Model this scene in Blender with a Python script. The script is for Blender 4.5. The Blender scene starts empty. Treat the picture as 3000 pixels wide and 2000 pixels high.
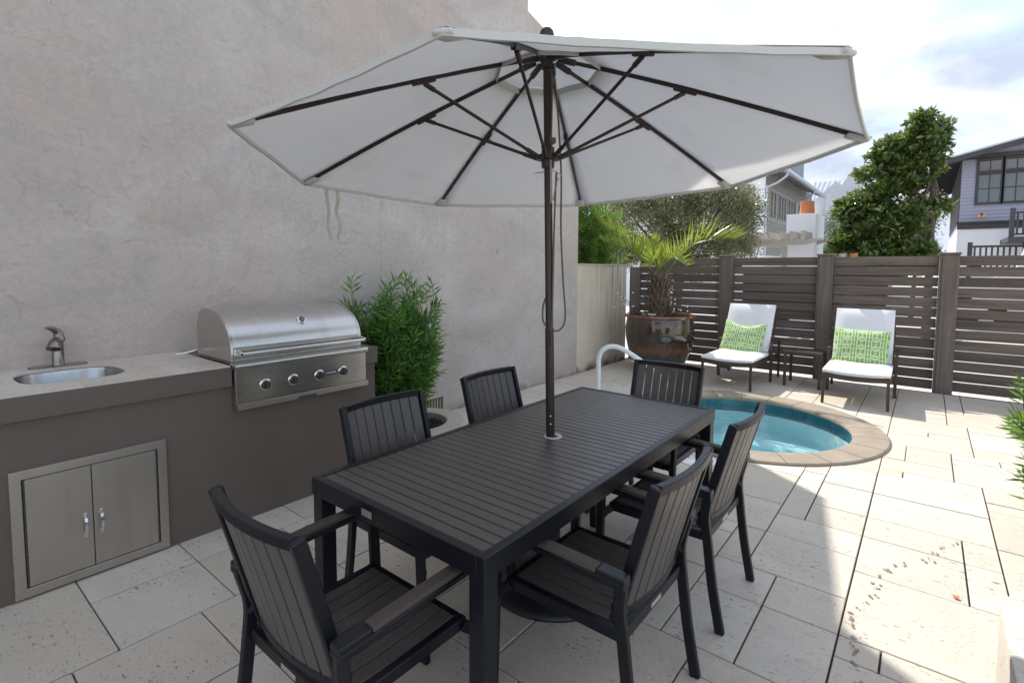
import bpy, bmesh, math, random
import numpy as np
from mathutils import Vector, Matrix
R = math.radians
scene = bpy.context.scene
COL = scene.collection
rng = random.Random(7)
nrg = np.random.default_rng(11)

# ------------------------------------------------------------------ camera
cam_d = bpy.data.cameras.new('camera'); cam = bpy.data.objects.new('camera', cam_d); COL.objects.link(cam)
YAW, PIT, ROL = -0.678142, 0.066775, 0.0047582
fwd = Vector((math.sin(YAW)*math.cos(PIT), math.cos(YAW)*math.cos(PIT), -math.sin(PIT)))
rgt = Vector((math.cos(YAW), -math.sin(YAW), 0)); upv = rgt.cross(fwd)
r2 = math.cos(ROL)*rgt+math.sin(ROL)*upv; u2 = -math.sin(ROL)*rgt+math.cos(ROL)*upv
cam.matrix_world = Matrix(((r2.x,u2.x,-fwd.x,0),(r2.y,u2.y,-fwd.y,0),(r2.z,u2.z,-fwd.z,1.56),(0,0,0,1)))
cam_d.sensor_width = 36; cam_d.sensor_fit = 'HORIZONTAL'
cam_d.lens = 18.106; cam_d.shift_y = -0.0374
cam_d.clip_start = 0.05; cam_d.clip_end = 2000
scene.camera = cam

# ------------------------------------------------------------------ light
SUN = Vector((-0.80, 0.568, 1.0)).normalized()          # towards the sun
SUN_EL = math.asin(SUN.z); SUN_AZ = math.atan2(SUN.x, SUN.y)
world = bpy.data.worlds.new('World'); scene.world = world; world.use_nodes = True
nt = world.node_tree; nt.nodes.clear()
def wn(t, **k):
    n = nt.nodes.new(t)
    for a, b in k.items(): setattr(n, a, b)
    return n
sky = wn('ShaderNodeTexSky', sky_type='NISHITA', sun_disc=False, sun_elevation=SUN_EL, sun_rotation=SUN_AZ, altitude=10, air_density=1.0, dust_density=1.2, ozone_density=2.0)
tc = wn('ShaderNodeTexCoord')
mp = wn('ShaderNodeMapping'); mp.inputs['Scale'].default_value = (1.0, 1.0, 2.2); mp.inputs['Location'].default_value = (0.7, 0.35, 0.1)
nz = wn('ShaderNodeTexNoise'); nz.inputs['Scale'].default_value = 2.6; nz.inputs['Detail'].default_value = 8; nz.inputs['Roughness'].default_value = 0.58; nz.inputs['Distortion'].default_value = 0.35
rp = wn('ShaderNodeValToRGB'); rp.color_ramp.elements[0].position = 0.38; rp.color_ramp.elements[1].position = 0.56
rp.color_ramp.elements[0].color = (0.12,0.12,0.12,1); rp.color_ramp.elements[1].color = (1,1,1,1)
nz2 = wn('ShaderNodeTexNoise'); nz2.inputs['Scale'].default_value = 5.5; nz2.inputs['Detail'].default_value = 7; nz2.inputs['Distortion'].default_value = 0.5
rp2 = wn('ShaderNodeValToRGB'); rp2.color_ramp.elements[0].position = 0.36; rp2.color_ramp.elements[1].position = 0.62
rp2.color_ramp.elements[0].color = (1.95,2.2,2.75,1); rp2.color_ramp.elements[1].color = (3.55,3.6,3.7,1)
mx = wn('ShaderNodeMixRGB'); bg = wn('ShaderNodeBackground'); bg.inputs['Strength'].default_value = 0.115
wo = wn('ShaderNodeOutputWorld'); L = nt.links.new
L(tc.outputs['Generated'], mp.inputs['Vector']); L(mp.outputs[0], nz.inputs['Vector']); L(mp.outputs[0], nz2.inputs['Vector'])
L(nz.outputs['Fac'], rp.inputs['Fac']); L(nz2.outputs['Fac'], rp2.inputs['Fac'])
L(rp.outputs[0], mx.inputs[0]); L(sky.outputs[0], mx.inputs[1]); L(rp2.outputs[0], mx.inputs[2]); L(mx.outputs[0], bg.inputs['Color']); L(bg.outputs[0], wo.inputs[0])
sun_d = bpy.data.lights.new('sun', 'SUN'); sun_d.energy = 2.05; sun_d.angle = R(0.53); sun_d.color = (1.0, 0.955, 0.89)
sun = bpy.data.objects.new('sun', sun_d); COL.objects.link(sun)
sun.rotation_euler = SUN.to_track_quat('Z', 'Y').to_euler(); sun.location = (-20, 15, 30)
scene.view_settings.view_transform = 'Standard'; scene.view_settings.look = 'None'
scene.view_settings.exposure = 1.60; scene.view_settings.gamma = 1.0; scene.view_settings.use_curve_mapping = False
scene.render.resolution_x = 1024; scene.render.resolution_y = 682

# ------------------------------------------------------------------ mesh helpers
class MB:
    def __init__(s): s.v = []; s.f = []
    def add(s, vs, fs):
        o = len(s.v); s.v += [tuple(p) for p in vs]; s.f += [tuple(i+o for i in q) for q in fs]; return s
    def box(s, x0, x1, y0, y1, z0, z1):
        return s.add([(x0,y0,z0),(x1,y0,z0),(x1,y1,z0),(x0,y1,z0),(x0,y0,z1),(x1,y0,z1),(x1,y1,z1),(x0,y1,z1)],
                     [(0,3,2,1),(4,5,6,7),(0,1,5,4),(1,2,6,5),(2,3,7,6),(3,0,4,7)])
    def path(s, pts, w, h, up=(0,0,1), ups=None):          # rectangular section swept along pts
        pts = [Vector(p) for p in pts]; n = len(pts); rings = []
        for i, p in enumerate(pts):
            d = (pts[min(i+1,n-1)]-pts[max(i-1,0)]).normalized(); u = Vector(ups[i] if ups else up)
            sd = d.cross(u).normalized(); u = sd.cross(d).normalized()
            rings.append([p+sd*w/2*a+u*h/2*b for a, b in ((-1,-1),(1,-1),(1,1),(-1,1))])
        vs = [q for r in rings for q in r]; fs = [(3,2,1,0), tuple(4*(n-1)+k for k in range(4))]
        for i in range(n-1):
            for k in range(4): fs.append((4*i+k, 4*i+(k+1)%4, 4*i+4+(k+1)%4, 4*i+4+k))
        return s.add(vs, fs)
    def tube(s, pts, r, n=10, caps=True):
        pts = [Vector(p) for p in pts]; m = len(pts); rr = r if isinstance(r, (list,tuple)) else [r]*m
        vs = []; ref = None
        for i, p in enumerate(pts):
            d = (pts[min(i+1,m-1)]-pts[max(i-1,0)]).normalized()
            if ref is None: ref = Vector((0,0,1)) if abs(d.z) < .9 else Vector((1,0,0))
            a = d.cross(ref).normalized(); b = a.cross(d).normalized(); ref = b
            for k in range(n):
                t = 2*math.pi*k/n; vs.append(p+(a*math.cos(t)+b*math.sin(t))*rr[i])
        fs = []
        for i in range(m-1):
            for k in range(n): fs.append((i*n+k, i*n+(k+1)%n, (i+1)*n+(k+1)%n, (i+1)*n+k))
        if caps: fs += [tuple(range(n-1,-1,-1)), tuple((m-1)*n+k for k in range(n))]
        return s.add(vs, fs)
    def lathe(s, prof, c=(0,0,0), n=32, closed=False):
        vs = []; fs = []; m = len(prof)
        for r, z in prof:
            for k in range(n):
                t = 2*math.pi*k/n; vs.append((c[0]+r*math.cos(t), c[1]+r*math.sin(t), c[2]+z))
        for i in range(m-1 if not closed else m):
            j = (i+1) % m
            for k in range(n): fs.append((i*n+k, i*n+(k+1)%n, j*n+(k+1)%n, j*n+k))
        return s.add(vs, fs)
    def prism(s, poly, a, b, fn):                         # 2-D outline extruded from a to b; fn(u,v,w)->xyz
        n = len(poly)
        vs = [fn(u,v,a) for u,v in poly]+[fn(u,v,b) for u,v in poly]
        fs = [tuple(range(n-1,-1,-1)), tuple(range(n,2*n))]+[(i,(i+1)%n,n+(i+1)%n,n+i) for i in range(n)]
        return s.add(vs, fs)
    def ellipsoid(s, c, r, n=12, m=8):
        pr = [(math.sin(math.pi*i/m), -math.cos(math.pi*i/m)) for i in range(m+1)]
        vs = []; fs = []
        for a, z in pr:
            for k in range(n):
                t = 2*math.pi*k/n; vs.append((c[0]+r[0]*a*math.cos(t), c[1]+r[1]*a*math.sin(t), c[2]+r[2]*z))
        for i in range(m):
            for k in range(n): fs.append((i*n+k, i*n+(k+1)%n, (i+1)*n+(k+1)%n, (i+1)*n+k))
        return s.add(vs, fs)
    def mesh(s, name, mat, bev=0, smooth=None, seg=1):
        me = bpy.data.meshes.new(name); me.from_pydata(s.v, [], s.f); me.update()
        bm = bmesh.new(); bm.from_mesh(me)
        bmesh.ops.remove_doubles(bm, verts=bm.verts, dist=1e-5)
        bmesh.ops.recalc_face_normals(bm, faces=bm.faces)
        if bev:
            ed = [e for e in bm.edges if len(e.link_faces) == 2 and e.calc_face_angle() > R(35)]
            bmesh.ops.bevel(bm, geom=ed, offset=bev, segments=seg, profile=.5, affect='EDGES', clamp_overlap=True)
        bm.to_mesh(me); bm.free()
        me.materials.append(M[mat])
        if smooth:
            me.polygons.foreach_set('use_smooth', [True]*len(me.polygons)); me.set_sharp_from_angle(angle=R(smooth))
        return me
    def obj(s, name, mat, parent=None, bev=0, smooth=None, seg=1):
        return link(name, s.mesh(name, mat, bev, smooth, seg), parent)
def link(name, me, parent=None):
    o = bpy.data.objects.new(name, me); COL.objects.link(o)
    if parent is not None: o.parent = parent
    return o
def thing(name, label, cat, loc=(0,0,0), rz=0, group=None):
    o = bpy.data.objects.new(name, None); COL.objects.link(o); o.location = loc; o.rotation_euler = (0,0,rz); o.empty_display_size = .1
    return tag(o, label, cat, group)
def tag(o, label, cat, group=None):
    o['label'] = label; o['category'] = cat
    if group: o['group'] = group
    return o
def struct(o): o['kind'] = 'structure'; return o
def copy_tree(o, parent=None):
    c = o.copy(); COL.objects.link(c); c.parent = parent
    for ch in list(o.children): copy_tree(ch, c)
    return c
def txt(s, size, parent, mat, mw, name='lettering'):
    cu = bpy.data.curves.new(name, 'FONT'); cu.body = s; cu.size = size; cu.extrude = .0004; cu.align_x = 'CENTER'; cu.align_y = 'CENTER'; cu.offset = size*.02
    t = bpy.data.objects.new('t', cu); COL.objects.link(t)
    dg = bpy.context.evaluated_depsgraph_get(); me = bpy.data.meshes.new_from_object(t.evaluated_get(dg)); bpy.data.objects.remove(t)
    me.transform(mw); me.materials.clear(); me.materials.append(M[mat])
    return link(name, me, parent)
def arc(c, r, a0, a1, n, plane):
    out = []
    for i in range(n+1):
        a = R(a0+(a1-a0)*i/n); out.append(plane(c[0]+r*math.cos(a), c[1]+r*math.sin(a)))
    return out
def smooth_path(pts, n=6):                               # Catmull-Rom
    P = [Vector(p) for p in pts]; P = [P[0]*2-P[1]]+P+[P[-1]*2-P[-2]]; out = []
    for i in range(1, len(P)-2):
        for k in range(n):
            t = k/n; a, b, c, d = P[i-1], P[i], P[i+1], P[i+2]
            out.append(0.5*((2*b)+(c-a)*t+(2*a-5*b+4*c-d)*t*t+(3*b-a-3*c+d)*t**3))
    out.append(P[-2]); return out

# ------------------------------------------------------------------ materials
M = {}
class NT:
    def __init__(s, name):
        m = bpy.data.materials.new(name); m.use_nodes = True; s.m = m; s.t = m.node_tree; s.t.nodes.clear()
        s.out = s.n('ShaderNodeOutputMaterial'); M[name] = m
    def n(s, t, **k):
        x = s.t.nodes.new(t)
        for a, b in k.items(): setattr(x, a, b)
        return x
    def l(s, a, b): s.t.links.new(a, b)
    def setv(s, node, key, v):
        if v is None: return
        if hasattr(v, 'is_output') or isinstance(v, bpy.types.NodeSocket): s.l(v, node.inputs[key])
        else:
            if isinstance(v, tuple) and len(v) == 3 and node.inputs[key].type == 'RGBA': v = (*v, 1)
            node.inputs[key].default_value = v
    def bsdf(s, **k):
        b = s.n('ShaderNodeBsdfPrincipled')
        for a, v in k.items(): s.setv(b, a.replace('_', ' '), v)
        return b
    def coord(s, kind='pos', scale=(1,1,1), loc=(0,0,0), rot=(0,0,0)):
        if kind == 'pos': o = s.n('ShaderNodeNewGeometry').outputs['Position']
        else: o = s.n('ShaderNodeTexCoord').outputs[kind]
        mpn = s.n('ShaderNodeMapping'); mpn.inputs['Scale'].default_value = scale; mpn.inputs['Location'].default_value = loc; mpn.inputs['Rotation'].default_value = rot
        s.l(o, mpn.inputs['Vector']); return mpn.outputs[0]
    def noise(s, vec, scale, detail=4, rough=.5, dist=0):
        x = s.n('ShaderNodeTexNoise'); s.l(vec, x.inputs['Vector'])
        x.inputs['Scale'].default_value = scale; x.inputs['Detail'].default_value = detail; x.inputs['Roughness'].default_value = rough; x.inputs['Distortion'].default_value = dist
        return x.outputs['Fac']
    def ramp(s, fac, stops):
        x = s.n('ShaderNodeValToRGB'); e = x.color_ramp.elements
        while len(e) < len(stops): e.new(.5)
        for q, (p, c) in zip(e, stops):
            q.position = p; q.color = (*c, 1) if isinstance(c, tuple) else (c, c, c, 1)
        s.l(fac, x.inputs['Fac']); return x.outputs[0]
    def mix(s, fac, a, b, mode='MIX'):
        x = s.n('ShaderNodeMixRGB', blend_type=mode)
        for i, v in enumerate((fac, a, b)):
            if isinstance(v, bpy.types.NodeSocket): s.l(v, x.inputs[i])
            elif i == 0: x.inputs[0].default_value = v
            else: x.inputs[i].default_value = (*v, 1) if isinstance(v, tuple) else (v, v, v, 1)
        return x.outputs[0]
    def math(s, op, a, b=None, c=None):
        x = s.n('ShaderNodeMath', operation=op)
        for i, v in enumerate((a, b, c)):
            if v is None: continue
            if isinstance(v, bpy.types.NodeSocket): s.l(v, x.inputs[i])
            else: x.inputs[i].default_value = v
        return x.outputs[0]
    def bump(s, h, strength=.3, dist=.01):
        x = s.n('ShaderNodeBump'); s.l(h, x.inputs['Height']); x.inputs['Strength'].default_value = strength; x.inputs['Distance'].default_value = dist
        return x.outputs[0]
    def rand(s): return s.n('ShaderNodeObjectInfo').outputs['Random']
    def done(s, sh): s.l(sh.outputs[0] if hasattr(sh, 'outputs') else sh, s.out.inputs['Surface'])

def simple(name, col, rough=.5, metal=0, spec=.5, var=.12, nscale=8, bump=0, bscale=60, coat=0):
    t = NT(name); v = t.coord()
    n = t.noise(v, nscale, 5)
    c = t.mix(n, tuple(x*(1-var) for x in col), tuple(min(1, x*(1+var)) for x in col))
    rr = t.math('ADD', t.math('MULTIPLY', t.noise(v, nscale*2.3, 4), .16), rough-.08)
    k = dict(Base_Color=c, Roughness=rr, Metallic=metal, Specular_IOR_Level=spec)
    if coat: k['Coat_Weight'] = coat; k['Coat_Roughness'] = .05
    if bump: k['Normal'] = t.bump(t.noise(v, bscale, 4), bump, .003)
    t.done(t.bsdf(**k)); return t

def make_materials():
    # smooth-trowelled stucco of the building
    t = NT('stucco'); v = t.coord()
    big = t.noise(v, .38, 3, .5, .3); mid = t.noise(t.coord(rot=(.5,0,0), scale=(1,.75,1.25)), 1.15, 5, .6, .8); pk = t.noise(t.coord(loc=(9,3,1)), .75, 5, .62, .5)
    c = t.ramp(big, [(.30,(.43,.385,.35)),(.70,(.56,.515,.475))])
    c = t.mix(t.ramp(mid, [(.34,.55),(.50,0.)]), c, (.365,.335,.31)); c = t.mix(t.ramp(mid, [(.52,0.),(.70,.55)]), c, (.60,.575,.55))
    c = t.mix(t.ramp(pk, [(.44,0.),(.64,.75)]), c, (.53,.425,.37))
    fine = t.noise(v, 26, 6, .68, .2); c = t.mix(t.ramp(fine, [(.40,.30),(.58,0.)]), c, (.36,.325,.295))
    # arcs left by the trowel: sparse thin drags swept round a few elbows
    pos = t.n('ShaderNodeNewGeometry').outputs['Position']; wob = t.noise(v, 1.3, 5, .6, .4); wob2 = t.noise(v, 7, 3, .6)
    lines = None; mk = [t.ramp(t.noise(t.coord(loc=(3*n_,5,2*n_)), 1.25, 3, .6), [(.50,0.),(.60,1.)]) for n_ in range(2)]
    for n_, (cy_, cz_, fq) in enumerate(((1.0,3.3,3.1),(2.6,2.1,3.7),(4.6,3.0,3.3),(.4,1.5,3.9),(3.6,4.4,2.9),(6.0,1.6,3.6))):
        dv = t.n('ShaderNodeVectorMath', operation='DISTANCE'); t.l(pos, dv.inputs[0]); dv.inputs[1].default_value = (-4.04, cy_, cz_)
        d = t.math('MULTIPLY', t.math('ADD', dv.outputs['Value'], t.math('ADD', t.math('MULTIPLY', wob, .95), t.math('MULTIPLY', wob2, .10))), fq)
        fr_ = t.math('ABSOLUTE', t.math('SUBTRACT', t.math('FRACT', d), .5))
        ln = t.math('MULTIPLY', t.ramp(fr_, [(0.,1.),(.05,0.)]), t.math('MULTIPLY', mk[n_ % 2], t.ramp(dv.outputs['Value'], [(.3,0.),(.6,1.)])))
        lines = ln if lines is None else t.math('MAXIMUM', lines, ln)
    lines = t.math('MULTIPLY', lines, t.ramp(t.noise(v, 5, 4, .6), [(.40,0.),(.60,1.)])); sw = t.noise(t.coord(rot=(.6,0,0)), 5.5, 6, .66, 1.2)
    c = t.mix(t.ramp(sw, [(.36,.32),(.5,0.)]), c, (.37,.335,.305))
    c = t.mix(t.math('MULTIPLY', lines, .24), c, (.31,.265,.235))
    sp = t.ramp(t.noise(v, 13, 2, .4), [(.775,0.),(.80,.5)]); c = t.mix(sp, c, (.20,.175,.155))
    z = t.n('ShaderNodeSeparateXYZ'); t.l(t.n('ShaderNodeNewGeometry').outputs['Position'], z.inputs[0])
    foot = t.math('MULTIPLY', t.ramp(z.outputs['Z'], [(0.02,1.),(.11,0.)]), t.ramp(t.noise(v, 6, 5, .6), [(.35,0.),(.6,.8)]))
    c = t.mix(foot, c, (.25,.22,.19))
    h = t.math('ADD', t.math('MULTIPLY', lines, -.28), t.math('ADD', t.math('MULTIPLY', mid, 1.5), t.math('ADD', t.math('MULTIPLY', sw, .75), t.math('MULTIPLY', fine, .30))))
    t.done(t.bsdf(Base_Color=c, Roughness=.85, Specular_IOR_Level=.25, Normal=t.bump(h, .6, .02)))
    # rain-streaked stucco of the garden wall
    t = NT('stucco_streaked'); v = t.coord()
    c = t.ramp(t.noise(v, 1.2, 5, .55, .5), [(.3,(.58,.49,.385)),(.7,(.69,.61,.50))])
    st = t.noise(t.coord(scale=(1,9,.55)), 1.5, 6, .6, .3)
    g = t.n('ShaderNodeSeparateXYZ'); t.l(t.n('ShaderNodeNewGeometry').outputs['Position'], g.inputs[0])
    top = t.ramp(t.math('MULTIPLY', g.outputs['Z'], .6), [(.25,.25),(.8,1.)])
    side = t.ramp(t.math('SUBTRACT', g.outputs['Y'], 6.6), [(.25,.15),(1.,1.)])
    c = t.mix(t.math('MULTIPLY', t.math('MULTIPLY', t.ramp(st, [(.50,0.),(.64,.75)]), top), side), c, (.20,.17,.13))
    foot = t.math('MULTIPLY', t.ramp(g.outputs['Z'], [(.03,1.),(.16,0.)]), t.ramp(t.noise(v, 7, 5), [(.35,0.),(.6,.9)]))
    c = t.mix(foot, c, (.12,.10,.075))
    t.done(t.bsdf(Base_Color=c, Roughness=.88, Specular_IOR_Level=.2, Normal=t.bump(t.noise(v, 30, 6, .6), .3, .008)))
    simple('stucco_brown', (.125,.100,.083), .74, var=.16, nscale=2.2, bump=.35, bscale=120)
    simple('white_stucco', (.83,.84,.86), .8, var=.05, nscale=1.3, bump=.1, bscale=30)
    simple('grey_stucco', (.70,.71,.73), .85, var=.1, nscale=.8)
    # travertine
    def trav(name, tint, fine=1.0, rough=.6):
        t = NT(name); v = t.coord(); rd = t.rand()
        off = t.n('ShaderNodeVectorMath', operation='ADD'); cmb = t.n('ShaderNodeCombineXYZ'); t.l(t.math('MULTIPLY', rd, 37.), cmb.inputs[0]); t.l(t.math('MULTIPLY', rd, 91.), cmb.inputs[1])
        t.l(v, off.inputs[0]); t.l(cmb.outputs[0], off.inputs[1]); p = off.outputs[0]
        ms = t.n('ShaderNodeMapping'); ms.inputs['Scale'].default_value = (1.0, 2.6, 1); ms.inputs['Rotation'].default_value = (0,0,R(8)); t.l(p, ms.inputs['Vector']); q = ms.outputs[0]
        c = t.ramp(t.noise(q, 2.2, 6, .6, .5), [(.25,tuple(x*.86 for x in tint)),(.55,tint),(.8,tuple(min(1,x*1.07) for x in tint))])
        c = t.mix(t.math('MULTIPLY', rd, .75), c, tuple(x*y for x, y in zip(tint, (.86,.81,.74)))); c = t.mix(t.ramp(t.noise(p, 1.1, 4, .6), [(.52,0.),(.75,.45)]), c, tuple(x*y for x, y in zip(tint, (.80,.74,.66))))
        fl = t.noise(p, 9, 6, .65); c = t.mix(t.ramp(fl, [(.56,0.),(.72,.28)]), c, (.36,.31,.25))
        pn = t.noise(q, 26*fine, 3, .55, .4); dens = t.ramp(t.noise(p, 2.7, 3), [(.40,0.),(.62,1.)])
        pit = t.math('MULTIPLY', t.ramp(pn, [(.625,0.),(.66,1.)]), dens)
        pn2 = t.noise(q, 60*fine, 2, .5); pit2 = t.math('MULTIPLY', t.ramp(pn2, [(.64,0.),(.68,.85)]), t.ramp(t.noise(p, 3.4, 2), [(.40,0.),(.56,1.)]))
        pits = t.math('MAXIMUM', pit, pit2)
        c = t.mix(t.math('MULTIPLY', pits, .72), c, (.115,.095,.07))
        h = t.math('ADD', t.math('MULTIPLY', pits, -1.), t.math('MULTIPLY', t.noise(p, 45, 5), .12))
        t.done(t.bsdf(Base_Color=c, Roughness=rough, Specular_IOR_Level=.35, Normal=t.bump(h, .5, .006)))
    trav('travertine', (.62,.575,.50)); trav('travertine_counter', (.63,.58,.51), 1.2, .45); trav('cast_stone', (.56,.52,.45), 2.2, .8)
    t = NT('coping_stone'); v = t.coord()
    c = t.ramp(t.noise(v, 5, 6, .6), [(.3,(.245,.198,.148)),(.7,(.335,.278,.212))]); c = t.mix(t.math('MULTIPLY', t.rand(), .3), c, (.23,.19,.145))
    c = t.mix(t.ramp(t.noise(v, 70, 3), [(.60,0.),(.72,.5)]), c, (.22,.17,.13))
    t.done(t.bsdf(Base_Color=c, Roughness=.75, Normal=t.bump(t.noise(v, 90, 4), .35, .003)))
    t = NT('joint_soil'); v = t.coord()
    c = t.ramp(t.noise(v, 11, 5, .6), [(.35,(.035,.032,.024)),(.55,(.06,.055,.04)),(.72,(.05,.075,.025))])
    t.done(t.bsdf(Base_Color=c, Roughness=.95))
    simple('drip', (.24,.205,.165), .6)
    simple('gravel', (.62,.59,.54), .9, var=.2, nscale=25, bump=.5, bscale=90)
    simple('mulch', (.018,.015,.013), .7, var=.4, nscale=25)
    # wood of the fence: grain runs along the local x axis
    def wood(name, a, b, axis=0, grey=.45):
        t = NT(name); rd = t.rand(); o = t.n('ShaderNodeTexCoord').outputs['Object']
        ad = t.n('ShaderNodeVectorMath', operation='ADD'); cm = t.n('ShaderNodeCombineXYZ')
        for i in range(3): t.l(t.math('MULTIPLY', rd, 17.+23*i), cm.inputs[i])
        t.l(o, ad.inputs[0]); t.l(cm.outputs[0], ad.inputs[1])
        sc = [26, 26, 26]; sc[axis] = 1.1
        mpn = t.n('ShaderNodeMapping'); mpn.inputs['Scale'].default_value = sc; t.l(ad.outputs[0], mpn.inputs['Vector']); q = mpn.outputs[0]
        g = t.noise(q, 1., 7, .62, .7); g2 = t.noise(q, 4.2, 4, .6); w = t.noise(ad.outputs[0], 1.6, 4, .6)
        c = t.ramp(g, [(.28,a),(.72,b)]); c = t.mix(t.ramp(w, [(.4,0.),(.7,grey)]), c, (.15,.135,.12))
        c = t.mix(t.math('MULTIPLY', rd, .5), c, tuple(x*.62 for x in a))
        c = t.mix(t.ramp(g2, [(.60,0.),(.74,.6)]), c, tuple(x*.35 for x in a))
        t.done(t.bsdf(Base_Color=c, Roughness=.78, Specular_IOR_Level=.25, Normal=t.bump(t.math('ADD', g, t.math('MULTIPLY', g2, .5)), .5, .004)))
    wood('fence_wood', (.090,.069,.056), (.265,.215,.18)); wood('post_wood', (.14,.112,.093), (.30,.255,.215), 2, .6)
    wood('arm_wood', (.080,.062,.053), (.125,.102,.088), 1, .12)
    # slats: dark resin wood with a light emboss
    def slat(name, axis):
        t = NT(name); sc = [60,60,60]; sc[axis] = 3
        g = t.noise(t.coord('Object', scale=tuple(sc)), 1.2, 5, .6); rd = t.rand()
        c = t.mix(g, (.068,.059,.053), (.106,.093,.084)); c = t.mix(t.math('MULTIPLY', rd, .4), c, (.056,.049,.044)); du = t.noise(t.coord(), 7, 6, .65); c = t.mix(t.ramp(du, [(.5,0.),(.75,.25)]), c, (.15,.14,.13))
        t.done(t.bsdf(Base_Color=c, Roughness=t.math('ADD', t.math('MULTIPLY', du, .3), .24), Specular_IOR_Level=.5, Normal=t.bump(g, .15, .002)))
    slat('slat_x', 0); slat('slat_y', 1); slat('slat_z', 2)
    simple('dark_aluminium', (.0065,.0075,.0115), .40, 0, .38, var=.1, nscale=20, bump=.03, bscale=200)
    simple('bronze', (.040,.027,.022), .36, .3, .5, var=.15, nscale=12)
    simple('brown_metal', (.075,.048,.036), .42, .2, .5, var=.12, nscale=10)
    # steel
    def steel(name, sc, base=(.60,.585,.56), rough=.27, spots=.0):
        t = NT(name); b = t.noise(t.coord('Object', scale=sc), 1., 4, .6); v = t.coord()
        r_ = t.math('ADD', t.math('MULTIPLY', b, .16), rough-.08)
        c = t.mix(t.noise(v, 5, 5), tuple(x*.86 for x in base), base)
        k = dict(Metallic=1.0, Roughness=r_, Normal=t.bump(b, .03, .0006))
        if spots:
            sp = t.ramp(t.noise(v, 42, 4, .6), [(.66,0.),(.71,spots)]); c = t.mix(sp, c, (.20,.13,.075)); k['Metallic'] = t.math('SUBTRACT', 1., sp)
            dr = t.ramp(t.noise(t.coord(scale=(1,6,.5)), 3., 5), [(.52,0.),(.75,.22)]); c = t.mix(dr, c, (.34,.28,.21))
        k['Base_Color'] = c
        t.done(t.bsdf(**k))
    steel('steel_brushed', (900,4,900), (.56,.54,.51), .25); steel('steel_bowl', (30,30,30), (.42,.41,.40), .22); steel('steel_hood', (900,4.,900), (.66,.65,.635), .34, .35); steel('steel_door', (3,3,500), (.52,.48,.43), .40, .6)
    simple('chrome', (.75,.75,.75), .09, 1, .5, var=.04)
    simple('satin_nickel', (.26,.235,.21), .24, 1, .5, var=.08)
    simple('black_plastic', (.015,.015,.016), .35); simple('gauge_face', (.03,.04,.06), .3); simple('letter_white', (.8,.8,.8), .5)
    simple('plate_silver', (.52,.49,.45), .4, .6)
    simple('knob_grey', (.10,.10,.10), .33, .7)
    simple('white_tube', (.78,.79,.79), .28, var=.03, coat=.4)
    simple('white_bead', (.85,.86,.86), .4); simple('black_wire', (.02,.02,.02), .5)
    # cloth
    def cloth(name, col, trans, weave=900, dirt=None):
        t = NT(name); v = t.coord()
        c = t.mix(t.noise(v, 1.4, 5, .6), tuple(x*.93 for x in col), col)
        if dirt: c = t.mix(t.ramp(t.noise(v, 3.1, 5, .6), [(.56,0.),(.75,.25)]), c, dirt)
        nb = t.bump(t.math('ADD', t.noise(v, 5, 4), t.math('MULTIPLY', t.noise(v, weave, 2), .05)), .18, .02)
        d = t.bsdf(Base_Color=c, Roughness=.9, Specular_IOR_Level=.15, Normal=nb)
        if trans:
            tr = t.n('ShaderNodeBsdfTranslucent'); t.l(c, tr.inputs['Color']); ms = t.n('ShaderNodeMixShader'); ms.inputs[0].default_value = trans
            t.l(d.outputs[0], ms.inputs[1]); t.l(tr.outputs[0], ms.inputs[2]); t.done(ms)
        else: t.done(d)
    cloth('canopy', (.93,.925,.915), .50, dirt=(.62,.60,.55)); cloth('canopy_trim', (.70,.69,.64), .15); cloth('cushion', (.80,.80,.81), 0); cloth('rope', (.17,.125,.09), 0); cloth('tie', (.66,.65,.58), .3)
    # green printed pillow: white lattice of stretched octagons with bars
    t = NT('pillow_print'); uv = t.n('ShaderNodeTexCoord').outputs['UV']; s_ = t.n('ShaderNodeSeparateXYZ'); t.l(uv, s_.inputs[0])
    U = t.math('MULTIPLY', s_.outputs[0], 3.9); V = t.math('MULTIPLY', s_.outputs[1], 4.3)
    def fold(x): return t.math('ABSOLUTE', t.math('SUBTRACT', t.math('FRACT', x), .5))       # 0 at cell centre, .5 at its edge
    fu, fv = fold(U), fold(V)
    def line(d, w): return t.math('LESS_THAN', t.math('ABSOLUTE', d), w)
    oc = t.math('SUBTRACT', t.math('ADD', t.math('MULTIPLY', fu, 1.0), fv), .74)
    o1 = line(oc, .038); o2 = line(t.math('SUBTRACT', fv, .27), .022)
    bars = t.math('MULTIPLY', line(t.math('SUBTRACT', t.math('FRACT', t.math('MULTIPLY', U, 5.)), .5), .13), t.math('LESS_THAN', fv, .25))
    dots = t.math('MULTIPLY', line(t.math('SUBTRACT', t.math('FRACT', t.math('MULTIPLY', U, 5.)), .5), .2), line(t.math('SUBTRACT', fv, .40), .045))
    rungs = t.math('MULTIPLY', line(t.math('SUBTRACT', t.math('FRACT', t.math('MULTIPLY', V, 6.)), .5), .16), t.math('GREATER_THAN', fu, .40))
    bars = t.math('MULTIPLY', bars, t.math('LESS_THAN', fu, .36)); dots = t.math('MULTIPLY', dots, t.math('LESS_THAN', fu, .30))
    pt = t.math('MAXIMUM', t.math('MAXIMUM', o1, t.math('MULTIPLY', o2, t.math('LESS_THAN', fu, .42))), t.math('MAXIMUM', t.math('MAXIMUM', bars, dots), rungs))
    c = t.mix(pt, (.225,.42,.06), (.80,.82,.76))
    t.done(t.bsdf(Base_Color=c, Roughness=.85, Specular_IOR_Level=.2, Normal=t.bump(t.noise(t.coord(), 14, 4), .2, .01)))
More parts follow.
